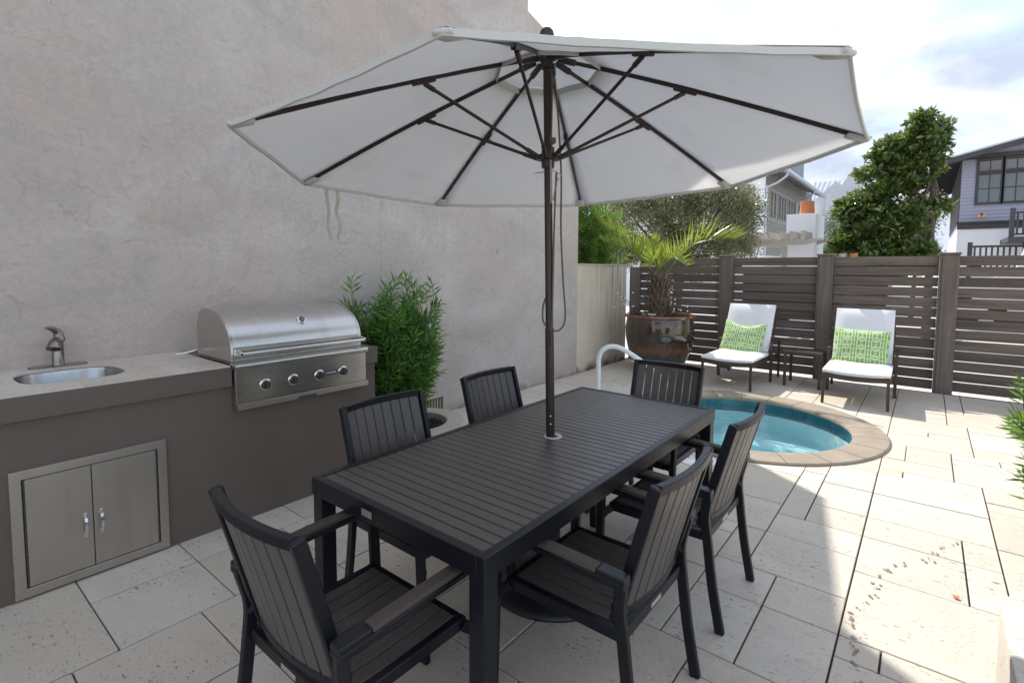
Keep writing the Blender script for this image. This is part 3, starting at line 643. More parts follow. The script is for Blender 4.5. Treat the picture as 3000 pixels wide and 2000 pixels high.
def build_grill():
    g = thing('gas_grill', 'built-in stainless steel gas grill with curved hood and four knobs', 'grill', (0,0,0))
    L0, L1 = GL0, GL1
    MB().box(-3.74,-3.222,L0+.004,L1-.004,.855,.988).obj('firebox', 'steel_brushed', g, bev=.002)
    prof = smooth_path([(-3.236,1.080),(-3.250,1.130),(-3.284,1.177),(-3.335,1.218),(-3.40,1.254),(-3.475,1.280),(-3.55,1.291),(-3.64,1.290)], 4)
    prof = [(p[0], p[1]) for p in [Vector((a[0],a[1],0)) for a in prof]] if False else None
    pp = smooth_path([(-3.236,1.080,0),(-3.250,1.130,0),(-3.284,1.177,0),(-3.335,1.218,0),(-3.40,1.254,0),(-3.475,1.280,0),(-3.55,1.291,0),(-3.64,1.290,0)], 4)
    out = [(p.x, p.y) for p in pp]
    shell = out+[(-3.70,1.262),(-3.735,1.18),(-3.735,.992),(-3.2365,.992)]
    MB().prism(shell, L0+.016, L1-.016, lambda u,v,w: (u,w,v)).obj('hood', 'steel_hood', g, smooth=30)
    big = [((u+3.49)*1.012-3.49, (v-.992)*1.014+.992) for u, v in shell]
    for a, b in ((L0,L0+.0155),(L1-.0155,L1)):
        MB().prism(big, a, b, lambda u,v,w: (u,w,v)).obj('hood_end', 'steel_brushed', g, bev=.0015, smooth=30)
    MB().box(-3.236,-3.2305,L0+.017,L1-.017,.994,1.078).obj('hood_band', 'steel_brushed', g, bev=.001)
    # handle
    h = MB().tube([(-3.158,L0+.035,1.043),(-3.158,L1-.03,1.043)], .0095, 14).obj('handle', 'chrome', g, smooth=50)
    for y in (L0+.026, L1-.022):
        MB().prism([(-3.232,1.026),(-3.170,1.030),(-3.146,1.033),(-3.146,1.055),(-3.170,1.058),(-3.232,1.072)], y-.010, y+.010, lambda u,v,w: (u,w,v)).obj('bracket', 'chrome', h, bev=.003)
    # gauge
    ga = MB(); q = MB().lathe([(0,.022),(.022,.022),(.026,.018),(.027,0)], n=28)
    tilt = Matrix.Rotation(R(48), 4, 'Y'); pos = Vector((-3.312,1.815,1.196))
    def place(mb): mb.v = [tuple(tilt @ Vector(p)+pos) for p in mb.v]; return mb
    gg = place(MB().lathe([(.022,.024),(.029,.022),(.031,.014),(.031,-.02)], n=32)).obj('temperature_gauge', 'chrome', g, smooth=40)
    place(MB().lathe([(0,.0215),(.0225,.0215)], n=28)).obj('dial', 'gauge_face', gg)
    place(MB().lathe([(.0165,.0222),(.0180,.0222)], n=28)).obj('dial_ring', 'letter_white', gg)
    place(MB().box(-.0012,.0012,-.002,.014,.0222,.0226)).obj('needle', 'letter_white', gg)
    # front
    MB().prism([(-3.232,.950),(-3.156,.950),(-3.150,.958),(-3.150,.980),(-3.156,.986),(-3.232,.990)], L0-.010, L1+.004, lambda u,v,w: (u,w,v)).obj('front_lip', 'steel_brushed', g, bev=.0015, smooth=30)
    pn = MB().box(-3.226,-3.166,L0-.006,L1-.006,.744,.9495).obj('control_panel', 'steel_brushed', g, bev=.002)
    m = MB(); n0, n1 = 1.70, 1.83
    m.box(-3.226,-3.152,L0-.004,n0,.708,.7435); m.box(-3.226,-3.152,n1,L1+.004,.708,.7435); m.box(-3.226,-3.152,n0,n1,.722,.7435); m.obj('drip_tray', 'steel_door', g, bev=.0012)
    for y in (1.497,1.679,1.861,2.041):
        kn = thing('x','','') if False else None
        b = MB(); b.lathe([(.036,0),(.036,.004),(.031,.008),(.027,.008)], n=28); b.v = [(-3.166+p[2], y+p[0], .838+p[1]) for p in b.v]
        bz = b.obj('bezel', 'chrome', pn, smooth=40)
        k = MB(); k.lathe([(.0255,.002),(.0255,.020),(.023,.024),(0,.024)], n=28); k.v = [(-3.166+p[2], y+p[0], .838+p[1]) for p in k.v]
        k.obj('knob', 'knob_grey', bz, smooth=40) if False else k.obj('knob', 'knob_grey', pn, smooth=40)
        MB().box(-3.143,-3.128,y-.007,y+.007,.816,.860).obj('knob_grip', 'knob_grey', pn, bev=.003)
    lp = MB().box(-3.1662,-3.164,1.906,1.990,.827,.857).obj('name_plate', 'black_plastic', g, bev=.0006)
    mw = Matrix.Translation((-3.1638,1.948,.842)) @ Matrix.Rotation(R(90), 4, 'Z') @ Matrix.Rotation(R(90), 4, 'X')
    txt('COYOTE', .0185, lp, 'letter_white', mw)
    MB().tube([(-3.70,1.31,1.02),(-3.70,1.25,1.01),(-3.74,1.20,1.0)], .006, 8).obj('rotisserie_bracket', 'chrome', g, smooth=50)
build_grill()

# ================================================================== TABLE AND CHAIRS
TX0, TX1, TY0, TY1, TZ = -1.865, -.945, 1.053, 3.100, .735
def build_table():
    t = thing('dining_table', 'long black aluminium dining table with dark slatted top', 'table', ((TX0+TX1)/2,(TY0+TY1)/2,0))
    w, l = (TX1-TX0)/2, (TY1-TY0)/2; rim = .032
    for s in (-1, 1):
        MB().box(s*w-(rim if s>0 else 0), s*w+(0 if s>0 else rim), -l, l, TZ-.070, TZ).obj('frame_rail', 'dark_aluminium', t, bev=.003)
        MB().box(-w+rim, w-rim, s*l-(rim if s>0 else 0), s*l+(0 if s>0 else rim), TZ-.070, TZ-.0005).obj('frame_rail', 'dark_aluminium', t, bev=.002)
    n = 40; a = (2*l-2*rim)/n; me = MB().box(-w+rim+.001, w-rim-.001, -a/2+.0026, a/2-.0026, -.016, 0).mesh('slat', 'slat_x', .002)
    hole = 20
    for k in range(n):
        o = link('slat', me, t); o.location = (0, -l+rim+a*(k+.5), TZ-.003)
    MB().box(-w+rim, w-rim, -l+rim, l-rim, TZ-.040, TZ-.0202).obj('under_tray', 'dark_aluminium', t)
    for sx in (-1, 1):
        for sy in (-1, 1):
            MB().box(sx*(w-.004)-(.062 if sx>0 else 0), sx*(w-.004)+(0 if sx>0 else .062), sy*(l-.004)-(.062 if sy>0 else 0), sy*(l-.004)+(0 if sy>0 else .062), 0, TZ-.0705).obj('leg', 'dark_aluminium', t, bev=.003)
    MB().box(-.125,-.068,-l-.0025,-l,TZ-.050,TZ-.026).obj('badge', 'plate_silver', t, bev=.0006)
    MB().lathe([(.026,.001),(.044,.003),(.046,0)], c=(-1.412+1.405,2.083-(TY0+TY1)/2,TZ-.003), n=28).obj('pole_collar', 'canopy_trim', t, smooth=40)
build_table()

def make_chair():
    c = thing('dining_chair', '', 'chair', (0,0,0), 0, 'slatted dining chairs round the table')
    al = 'dark_aluminium'
    for s in (-1, 1):
        MB().path(smooth_path([(s*.245,-.300,0),(s*.247,-.262,.20),(s*.248,-.236,.40),(s*.256,-.226,.50),(s*.276,-.240,.585),(s*.283,-.246,.615)], 3), .026, .038, (0,1,0)).obj('leg', al, c, bev=.004)
        MB().path([(s*.272,.282,0),(s*.276,.268,.30),(s*.281,.258,.619)], .026, .040, (0,1,0)).obj('leg', al, c, bev=.004)
        MB().box(s*.2335-.014, s*.2335+.014, -.236, .238, .386, .4255).obj('seat_rail', al, c, bev=.003)
        MB().path([(s*.246,.22,.405),(s*.262,.245,.385),(s*.271,.27,.35)], .03, .03, (0,0,1)).obj('bracket', al, c, bev=.002)
        # back stile
        MB().path([(s*.229,-.198,.440),(s*.231,-.245,.62),(s*.233,-.318,.885),(s*.233,-.327,.913)], .024, .038, (0,1,0)).obj('back_stile', al, c, bev=.004)
        MB().path([(s*.246,-.222,.50),(s*.236,-.214,.49)], .05, .03, (0,0,1)).obj('back_bolt_plate', al, c)
        a = MB().path([(s*.284,.282,.622),(s*.286,0,.618),(s*.283,-.262,.606)], .050, .020).obj('armrest', al, c, bev=.003)
        MB().path([(s*.284,.276,.6405),(s*.286,0,.6365),(s*.284,-.165,.6295)], .047, .016).obj('arm_cap', 'arm_wood', a, bev=.003)
        MB().path([(s*.284,-.168,.6275),(s*.282,-.262,.6235)], .050, .022).obj('arm_end', al, a, bev=.004)
    for y in (-.222, .224): MB().box(-.2185,.2185,y-.014,y+.014,.386,.4252).obj('seat_rail', al, c, bev=.003)
    n = 8; a = .437/n
    for k in range(n):
        x = -.2185+a*(k+.5); pts = [(x,-.207,.4235),(x,-.08,.417),(x,.08,.4165),(x,.20,.4225),(x,.2095,.4225)]
        MB().path(pts, a-.005, .012).obj('seat_slat', 'slat_y', c, bev=.0018)
    def bk(x, z, off=0):                                 # point on the bowed, leaning back
        t = (z-.44)/.473; y = -.198-.129*t-.012*t*(t-1); return (x, y-.034*(1-(x/.233)**2)-off, z)
    for z, hh in ((.900,.030),(.470,.026)):
        xs = [-.222+.444*i/10 for i in range(11)]
        MB().path([bk(x, z) for x in xs], .028 if z > .8 else .022, hh, (0,0,1)).obj('back_rail', al, c, bev=.003)
    for k in range(n):
        x = -.2185+a*(k+.5); ps = [bk(x, .484+.404*i/4) for i in range(5)]; sl = 2*.034*x/.233**2; nrm = Vector((-sl, 1, .26)).normalized()
        MB().path(ps, a-.0055, .012, ups=[nrm]*5).obj('back_slat', 'slat_z', c, bev=.0018)
    MB().box(-.04,.04,-.2385,-.2362,.398,.414).obj('maker_plate', 'plate_silver', c, bev=.0005)
    return c
CHAIRS = [((-1.375,.930),0,'black slatted armchair at the near end of the table, its back closest to us'),
          ((-.925,1.665),90,'black slatted armchair on the pool side of the table, nearer of the two there'),
          ((-.925,2.455),90,'black slatted armchair on the pool side of the table, nearer to the spa'),
          ((-1.365,3.095),180,'black slatted armchair at the far end of the table before the big pot'),
          ((-1.765,1.575),-90,'black slatted armchair on the grill side of the table, in front of the leafy shrub'),
          ((-1.795,2.405),-90,'black slatted armchair on the wall side of the table, before the low vent')]
ch0 = make_chair()
for i, ((x, y), a, lab) in enumerate(CHAIRS):
    o = ch0 if i == 0 else copy_tree(ch0)
    o.location = (x, y, 0); o.rotation_euler.z = R(a); o['label'] = lab

# ================================================================== UMBRELLA
def build_umbrella():
    bx, by = -1.412, 2.083
    u = thing('patio_umbrella', 'large white market umbrella with brown pole through the table', 'umbrella', (bx,by,0))
    top = Vector((-.030,-.040,2.600))                    # slight lean of the pole
    def pole(z): return Vector((top.x*z/2.6, top.y*z/2.6, z))
    MB().tube([pole(.10), pole(1.27)], .0215, 20).obj('lower_pole', 'bronze', u, smooth=50)
    MB().tube([pole(1.262), pole(2.585)], .0190, 20).obj('upper_pole', 'bronze', u, smooth=50)
    for z in (.80,.84): MB().ellipsoid(pole(z)+Vector((.0135,-.0168,0)), (.005,.005,.005), 10, 6).obj('bolt', 'chrome', u, smooth=60)
    MB().tube([pole(1.19)+Vector((.018,-.012,0)), pole(1.262)+Vector((.014,-.010,0))], .010, 10).obj('pole_catch', 'bronze', u, smooth=40)
    hub = MB().lathe([(.020,-.045),(.030,-.045),(.032,-.012),(.055,-.008),(.056,.012),(.032,.016),(.030,.05),(.020,.05)], c=pole(2.085), n=28, closed=True).obj('runner_hub', 'bronze', u, smooth=35)
    crown = MB().lathe([(.020,-.06),(.028,-.06),(.030,-.02),(.052,-.014),(.054,.014),(.03,.02),(0,.03)], c=pole(2.56), n=28).obj('crown_hub', 'bronze', u, smooth=35)
    MB().ellipsoid(pole(2.655), (.034,.034,.034), 20, 12).obj('finial', 'bronze', u, smooth=60)
    c0 = Vector((-1.44-bx, 2.06-by, 2.07)); RR = 1.345; th = 2.0; ta, tb = .04, -.01
    def edge(i, k=1.0, dz=0):                            # rib direction; k along the rib
        a = th+i*math.pi/4; d = Vector((math.cos(a), math.sin(a), 0)); tip = c0+d*RR; tip.z = c0.z+RR*(ta*d.x+tb*d.y)
        base = pole(2.565); p = base.lerp(tip, k); p.z += .016*math.sin(math.pi*k)+dz; return p
    ks = [.04,.15,.3,.45,.6,.75,.9,.985]
    for i in range(8):
        rb = MB().path([edge(i, k, -.012) for k in ks], .011, .017).obj('rib', 'bronze', u, bev=.002)
        j = edge(i, .46, -.030); h = pole(2.085)+(Vector((math.cos(th+i*math.pi/4), math.sin(th+i*math.pi/4), 0))*.05)
        MB().tube([h, h.lerp(j, .12), h.lerp(j, .121), h.lerp(j, .92), h.lerp(j, .921), j], [.0105,.0105,.0075,.0075,.0105,.0105], 10).obj('strut', 'bronze', u, smooth=40)
        a_, b_ = edge(i, .425, -.016), edge(i, .50, -.016)
        MB().path([a_, b_], .021, .028).obj('rib_joint', 'bronze', rb, bev=.003)
        MB().path([edge(i, .04, -.012), edge(i, .10, -.012)], .020, .026).obj('rib_socket', 'bronze', rb, bev=.003)
        # pocket sewn at the tip
        d = (edge(i,1.0)-edge(i,.93)).normalized()
        MB().path([edge(i,.938,-.022), edge(i,.99,-.018), edge(i,1.004,-.006)], .052, .014).obj('tip_pocket', 'canopy_trim', u, bev=.004, smooth=60)
    # canopy: eight cloth gores that sag between the ribs
    m = MB(); NS = 10; NR = 9; rows = []; k0 = .185
    for r in range(NR+1):
        k = k0+(1.0-k0)*r/NR; row = []
        for i in range(8):
            for s in range(NS):
                t = s/NS; p = edge(i, k).lerp(edge((i+1)%8, k), t)
                w = 4*t*(1-t); cc = pole(2.5); inw = Vector((cc.x-p.x, cc.y-p.y, 0))
                q_ = math.sin(math.pi*min(1,(k-k0)/(1-k0)))
                p = p+Vector((0,0,-.020*w*q_-.006*w*k))+inw*(.006*w*k*k)
                p.z += .0022*math.sin(31*p.x+17*p.y)*w
                row.append(p)
        rows.append(row)
    N = 8*NS; lip = [p+Vector((0,0,-.020))+(Vector((c0.x-p.x,c0.y-p.y,0)).normalized()*.004) for p in rows[-1]]; rows.append(lip)
    for i in range(8):
        m = MB()
        for row in rows: m.v += [tuple(row[(i*NS+q)%N]) for q in range(NS+1)]
        for r in range(len(rows)-1):
            for q in range(NS): m.f.append((r*(NS+1)+q, r*(NS+1)+q+1, (r+1)*(NS+1)+q+1, (r+1)*(NS+1)+q))
        cn = m.obj('canopy_panel', 'canopy', u, smooth=35); sd = cn.modifiers.new('thick', 'SOLIDIFY'); sd.thickness = .0016
        MB().path([rows[-2][(i*NS+q)%N]+Vector((0,0,-.011)) for q in range(NS+1)], .007, .018).obj('hem', 'canopy_trim', cn)
        MB().path([row[i*NS]+Vector((0,0,.0015)) for row in rows[:-1]], .022, .0022).obj('seam', 'canopy_trim', cn)
    kk = MB().path([rows[0][q%N]+Vector((0,0,-.004)) for q in range(N+1)], .003, .030).obj('vent_binding', 'canopy_trim', u, smooth=40)
    m = MB(); pts = [(.02,.050),(.08,.036),(.18,-.002),(.25,-.032),(.310,-.058)]; n = 48
    for r, z in pts:
        for q in range(n):
            a = 2*math.pi*q/n; w = abs(math.cos(4*(a-th))); rr = r*(.92+.08*w); zz = z*(1)+(1-w)*(.014 if r > .2 else .008)*math.sin(3*a+1)
            m.v.append((pole(2.56).x+rr*math.cos(a), pole(2.56).y+rr*math.sin(a), 2.572+zz+ta*rr*math.cos(a)))
    for r in range(len(pts)-1):
        for q in range(n): m.f.append((r*n+q, r*n+(q+1)%n, (r+1)*n+(q+1)%n, (r+1)*n+q))
    vt = m.obj('vent_cap', 'canopy', u, smooth=40); s2 = vt.modifiers.new('thick', 'SOLIDIFY'); s2.thickness = .0016
    # rope, pulley, pin and chain
    pu = MB().path([pole(2.50)+Vector((.030,.010,.02)), pole(2.45)+Vector((.032,.011,.0))], .010, .022, (1,0,0)).obj('pulley', 'chrome', u, bev=.003)
    def off(z, x, y): return pole(z)+Vector((x,y,0))
    MB().tube(smooth_path([off(2.46,.026,.004),off(2.3,.024,.0),off(2.16,.022,-.004),off(2.12,.03,-.01),off(2.09,.022,-.02)], 4), .0045, 8).obj('rope', 'rope', u, smooth=60)
    MB().tube(smooth_path([off(2.46,.034,.012),off(2.25,.047,.022),off(2.0,.055,.030),off(1.75,.050,.032),off(1.5,.058,.036),off(1.33,.066,.040),off(1.27,.050,.026),off(1.262,.020,.0),off(1.30,-.020,-.020),off(1.37,-.025,-.018),off(1.42,-.014,-.010)], 6), .0045, 8).obj('rope', 'rope', u, smooth=60)
    MB().tube(smooth_path([off(2.02,.040,.012),off(1.9,.036,.006),off(1.7,.030,.0),off(1.45,.024,-.004),off(1.27,.020,-.008)], 5), .0045, 8).obj('rope', 'rope', u, smooth=60)
    kn = MB()
    for q in range(4): kn.tube(arc((0,0), .016, 0, 360, 12, lambda x, y, q=q: off(2.155+.006*q,.026,.0)+Vector((x*.8, y*.8, .4*x*(-1)**q))), .0045, 6, False)
    kn.obj('knot', 'rope', u, smooth=60)
    chn = MB()
    for q in range(20):
        p = off(2.075-.0105*q, .028, -.018); ax = q % 2
        chn.tube(arc((0,0), .0062, 0, 360, 8, lambda x, y: p+(Vector((x*.6,0,y)) if ax else Vector((0,x*.6,y)))), .0016, 5, False)
    for q in range(12):
        p = off(1.985-.0085*q, .046-.0016*q, .012-.001*q); ax = q % 2
        chn.tube(arc((0,0), .0062, 0, 360, 8, lambda x, y: p+(Vector((x*.6,0,y)) if ax else Vector((0,x*.6,y)))), .0016, 5, False)
    chn.obj('chain', 'plate_silver', u, smooth=60)
    MB().tube([off(2.018,-.055,-.030), off(2.024,.03,.010)], .0028, 8).obj('locking_pin', 'plate_silver', u, smooth=50)
    MB().tube(arc((0,0), .014, 0, 300, 12, lambda x, y: off(1.998,.048,.014)+Vector((x,.3*x,y))), .0022, 6).obj('pin_hook', 'plate_silver', u, smooth=60)
    # two cloth ties that hang from the far-left gore
    e0, e1 = edge(2,1.0), edge(1,1.0)
    for q, (t, ln, sw) in enumerate(((.13,.29,.014),(.20,.28,-.022))):
        p = e0.lerp(e1, t)+Vector((0,0,-.018))
        pts = smooth_path([p, p+Vector((.004,.0,-ln*.2)), p+Vector((sw,.004,-ln*.45)), p+Vector((-sw*.3,.01,-ln*.72)), p+Vector((sw*1.3,.016,-ln))], 5)
        MB().path(pts, .020, .0016, ups=[Vector((.84,-.54,.1))+Vector((.5,.6,0))*math.sin(2.2*i/len(pts)+q*2) for i in range(len(pts))]).obj('tie_strap', 'tie', u, smooth=60)
    b = thing('umbrella_base', 'dark domed umbrella base weight on the paving under the table', 'umbrella base', (bx,by,0))
    MB().lathe([(.33,0),(.335,.012),(.325,.03),(.27,.062),(.18,.088),(.08,.104),(.042,.108),(.04,.30),(.026,.30),(.026,.09),(0,.09)], n=48).obj('dome', 'black_plastic', b, smooth=40)
    MB().lathe([(.0225,.10),(.0300,.10),(.0300,.62),(.0225,.62)], n=24, closed=True).obj('sleeve', 'arm_wood', b, smooth=40)
build_umbrella()

# ================================================================== LOUNGERS, TABLE, POT
def cushion(mb, w, d, th, n=10, puff=.012, wob=0):      # soft slab centred in x, from y=0 to d, z from 0 to th
    nx = ny = n
    def h(i, j): 
        a, b = 2*i/nx-1, 2*j/ny-1; e = (1-abs(a)**6)*(1-abs(b)**6); return e
    for sgn in (1, -1):
        o = len(mb.v)
        for j in range(ny+1):
            for i in range(nx+1):
                a, b = 2*i/nx-1, 2*j/ny-1; e = h(i, j)
                z = th/2+sgn*(th/2*(.35+.65*e)+puff*e*(1 if sgn > 0 else 0))+wob*math.sin(5*a+2*b)*e
                mb.v.append((a*w/2*(1 if e > 0 or 1 else 1), d/2+b*d/2, z))
        for j in range(ny):
            for i in range(nx):
                q = (o+j*(nx+1)+i, o+j*(nx+1)+i+1, o+(j+1)*(nx+1)+i+1, o+(j+1)*(nx+1)+i); mb.f.append(q if sgn > 0 else q[::-1])
    k = (nx+1)*(ny+1); rim = [i for i in range(nx+1)]+[(j*(nx+1)+nx) for j in range(1, ny+1)]+[ny*(nx+1)+i for i in range(nx-1, -1, -1)]+[j*(nx+1) for j in range(ny-1, 0, -1)]
    for a, b in zip(rim, rim[1:]+rim[:1]): mb.f.append((a, b, b+k, a+k))
    return mb
def make_lounger():
    # faces -y; front legs at y=-.78, arm posts at y=0
    c = thing('lounge_chair', '', 'lounge chair', (0,0,0), 0, 'loungers by the fence'); w = .32; bm_ = 'brown_metal'
    for s in (-1, 1):
        MB().path([(s*(w-.012),-.765,.315),(s*(w-.010),-.775,.16),(s*(w-.006),-.785,0)], .030, .030, (0,1,0)).obj('leg', bm_, c, bev=.003)
        MB().path([(s*(w+.035),.02,.0),(s*(w+.035),.02,.30),(s*(w+.035),.005,.525)], .034, .045, (0,1,0)).obj('leg', bm_, c, bev=.003)
        MB().path([(s*(w+.035),.02,.545),(s*(w+.035),.22,.555),(s*(w+.035),.44,.545)], .042, .020).obj('armrest', bm_, c, bev=.004)
        MB().path([(s*(w+.035),.43,.535),(s*(w+.035),.44,.30),(s*(w+.030),.47,0)], .030, .030, (0,1,0)).obj('leg', bm_, c, bev=.003)
        MB().path([(s*w,-.775,.325),(s*w,-.3,.318),(s*w,.46,.318)], .026, .045).obj('side_rail', bm_, c, bev=.003)
        MB().path([(s*w,.05,.35),(s*w,.30,.72),(s*(w-.01),.42,.93)], .024, .030, (0,1,0)).obj('back_stile', bm_, c, bev=.003)
    MB().path([(-w-.012,-.775,.335),(-w*.5,-.785,.318),(0,-.788,.312),(w*.5,-.785,.318),(w+.012,-.775,.335)], .03, .038).obj('front_rail', bm_, c, bev=.003)
    MB().path([(-w,.42,.93),(w,.42,.93)], .024, .03).obj('back_rail', bm_, c, bev=.003)
    for k in range(9): MB().box(-w+.013,w-.013,-.70+k*.095,-.66+k*.095,.332,.342).obj('seat_slat', bm_, c)
    m = cushion(MB(), .655, .82, .085, 14, .014); m.v = [(x, y-.775, z+.345-.02*math.exp(-((y-.78)/.25)**2*0)+.018*(abs(x)/.33)**2) for x, y, z in m.v]
    m.obj('seat_cushion', 'cushion', c, smooth=55)
    m = cushion(MB(), .63, .72, .080, 14, .012); a = R(62); m.v = [(x, .055+y*math.cos(a)-z*math.sin(a)*1.0, .395+y*math.sin(a)+z*math.cos(a)) for x, y, z in m.v]
    m.obj('back_cushion', 'cushion', c, smooth=55)
    return c
def make_pillow(loc, rz, lab, w=.52, h=.40, dent=.0):
    m = MB(); n = 16; uvs = []
    for sgn in (1, -1):
        for j in range(n+1):
            for i in range(n+1):
                a, b = 2*i/n-1, 2*j/n-1
                e = max(0, (1-a*a))**.55*max(0, (1-b*b))**.55
                x = a*w/2*(1-.05*(1-b*b)*abs(a)); z = b*h/2*(1-.07*(1-a*a)*abs(b)); z -= dent*max(0, b)*(1-a*a)**2
                m.v.append((x, -sgn*(.075*e+.002)+.006*math.sin(6*a+3*b)*e, z)); uvs.append(((a+1)/2, (b+1)/2))
    K = (n+1)**2
    for sgn, o in ((1,0),(-1,K)):
        for j in range(n):
            for i in range(n):
                q = (o+j*(n+1)+i, o+j*(n+1)+i+1, o+(j+1)*(n+1)+i+1, o+(j+1)*(n+1)+i); m.f.append(q if sgn > 0 else q[::-1])
    me = bpy.data.meshes.new('pillow'); me.from_pydata(m.v, [], m.f); me.update(); uvl = me.uv_layers.new(name='UVMap')
    for lp in me.loops: uvl.data[lp.index].uv = uvs[lp.vertex_index]
    me.materials.append(M['pillow_print']); me.polygons.foreach_set('use_smooth', [True]*len(me.polygons))
    o = link('throw_pillow', me); o.location = loc; o.rotation_euler = (R(-27), R(rz[0]), R(rz[1])); tag(o, lab, 'pillow', 'green patterned pillows'); return o
lo = make_lounger(); lo.location = (-2.0,7.785,0); lo.rotation_euler.z = R(-1.5); lo['label'] = 'brown metal lounge chair with white cushions standing between the glazed pot and side table'
l2 = copy_tree(lo); l2.location = (-.605,7.765,0); l2.rotation_euler.z = R(1); l2['label'] = 'brown metal lounge chair with white cushions standing right of the side table'
make_pillow((-2.02,7.77,.595), (3,-2), 'green and white patterned pillow with a dented top on the lounger by the pot', dent=.06, w=.57, h=.50)
make_pillow((-.615,7.745,.590), (1,1), 'green and white patterned pillow, evenly plump, on the lounger right of the side table', .60, .50)
st = thing('side_table', 'small square brown metal side table between the two loungers', 'side table', (-1.245,7.90,0))
for sx in (-1, 1):
    for sy in (-1, 1): MB().box(sx*.205-.017,sx*.205+.017,sy*.205-.017,sy*.205+.017,0,.4445).obj('leg', 'brown_metal', st, bev=.003)
for s in (-1, 1):
    MB().box(-.222,.222,s*.205-.016,s*.205+.016,.445,.475).obj('apron', 'brown_metal', st, bev=.002); MB().box(s*.205-.016,s*.205+.016,-.1885,.1885,.445,.4748).obj('apron', 'brown_metal', st, bev=.002)
for k in range(7): MB().box(-.188+.0538*k,-.139+.0538*k,-.1885,.1885,.460,.4735).obj('top_slat', 'brown_metal', st, bev=.0015)

pot = thing('glazed_pot', 'huge brown and teal glazed ceramic pot in the corner by the fence', 'pot', (-3.20,7.62,0))
pr = [(.0,0),(.26,0),(.30,.02),(.40,.16),(.475,.34),(.510,.52),(.515,.66),(.500,.78),(.492,.815),(.520,.825),(.530,.845),(.522,.868),(.495,.874),(.470,.862),(.462,.82),(.462,.74),(0,.74)]
MB().lathe(pr, n=56).obj('vessel', 'pot_glaze', pot, smooth=40)
m = MB().lathe([(0,.745),(.463,.745)], n=32).obj('soil', 'mulch', pot)

# ================================================================== FOLIAGE
def leaf_mesh(name, pos, dr, L, W, mat, curl=.0, wide=.45, seed=0):
    """one folded diamond leaf per row: base, left, tip, right"""
    g = np.random.default_rng(seed); n = len(pos); dr = dr/np.linalg.norm(dr, axis=1)[:,None]
    rv = g.normal(size=(n,3)); sd = np.cross(dr, rv); sd /= np.linalg.norm(sd, axis=1)[:,None]+1e-9; up = np.cross(sd, dr)
    L = np.broadcast_to(L, n)[:,None]; W = np.broadcast_to(W, n)[:,None]
    v = np.empty((n,4,3)); v[:,0] = pos; v[:,2] = pos+dr*L-up*L*curl
    mid = pos+dr*L*wide+up*W*.18; v[:,1] = mid-sd*W/2; v[:,3] = mid+sd*W/2
    me = bpy.data.meshes.new(name); me.vertices.add(4*n); me.vertices.foreach_set('co', v.reshape(-1).astype(np.float32))
    me.loops.add(4*n); me.loops.foreach_set('vertex_index', np.arange(4*n, dtype=np.int32)); me.polygons.add(n); me.polygons.foreach_set('loop_start', np.arange(0,4*n,4,dtype=np.int32))
    me.update(calc_edges=True); me.validate(); me.materials.append(M[mat]); return me
def podocarpus(name, label, loc, stems, mat, seed, group=None, leafL=.075, per=26, cat='shrub', sprays=16, sl=.30):
    """stems: list of (tip xyz, base xyz); each stem carries side sprays with whorls of narrow leaves"""
    g = np.random.default_rng(seed); t = thing(name, label, cat, loc, 0, group); P = []; D = []; tw = MB()
    for base, tip in stems:
        base = Vector(base); tip = Vector(tip); md = base.lerp(tip, .5)+Vector((g.normal()*.03, g.normal()*.03, 0)); sp = smooth_path([base, md, tip], 5)
        tw.tube(sp, [.010*(1-i/len(sp))+.003 for i in range(len(sp))], 6)
        for k in range(sprays):
            f = .12+.88*(k+g.random())/sprays; q = min(len(sp)-1, int(f*(len(sp)-1))); p = Vector(sp[q]); a = g.random()*6.28
            out = Vector((math.cos(a), math.sin(a), .55+.5*g.random())).normalized(); ln = sl*(.45+.7*g.random())*(1.15-.55*f)
            if k == sprays-1: p = tip; out = Vector((g.normal()*.25, g.normal()*.25, 1)).normalized(); ln = sl*.6
            e = p+out*ln; tw.tube([p, e], .0025, 4, False)
            for j in range(per):
                u = .15+.85*j/per; b = p.lerp(e, u); an = j*2.4+a; s1 = out.cross(Vector((.3,.2,.9))).normalized(); s2 = out.cross(s1)
                d = (s1*math.cos(an)+s2*math.sin(an))*(1.0 if u < .9 else .6)+out*(.35+.75*u); P.append(b); D.append(d)
    P = np.array([tuple(x) for x in P]); D = np.array([tuple(x) for x in D]); n = len(P)
    link('foliage', leaf_mesh('foliage', P, D, leafL*g.uniform(.7,1.2,n), .0105*leafL/.075*g.uniform(.8,1.2,n), mat, .12, .5, seed), t)
    tw.obj('stem', 'bark', t, smooth=60); return t
g = np.random.default_rng(4); stems = []
for k in range(40):
    a = g.random()*6.28; r = .30*math.sqrt(g.random()); h = 1.36-.75*g.random()**1.6*(.4+.6*r/.30)
    stems.append(((.10*math.cos(a)*g.random(), .10*math.sin(a)*g.random(), .10), (r*math.cos(a)*1.0, r*math.sin(a)*1.5, h)))
podocarpus('podocarpus_shrub', 'upright dark green needle-leaved shrub growing between the grill and wall', (-3.62,2.86,0), stems, 'leaf_podocarpus', 21, None, .115, 15, sprays=24, sl=.26)
g = np.random.default_rng(5); stems = []
for k in range(46):
    x = g.uniform(-.02,.95); y = g.uniform(-.40,.55); stems.append(((x+.05,y,.30), (x+g.normal()*.05-.03, y+g.normal()*.08, .80+.48*g.random())))
podocarpus('edge_shrub', 'bright green needle-leaved shrub at the right edge behind the stone curb', (.535,3.72,-.03), stems, 'leaf_podocarpus_light', 22, None, .085, 24, sprays=22, sl=.22)
g = np.random.default_rng(6); stems = []
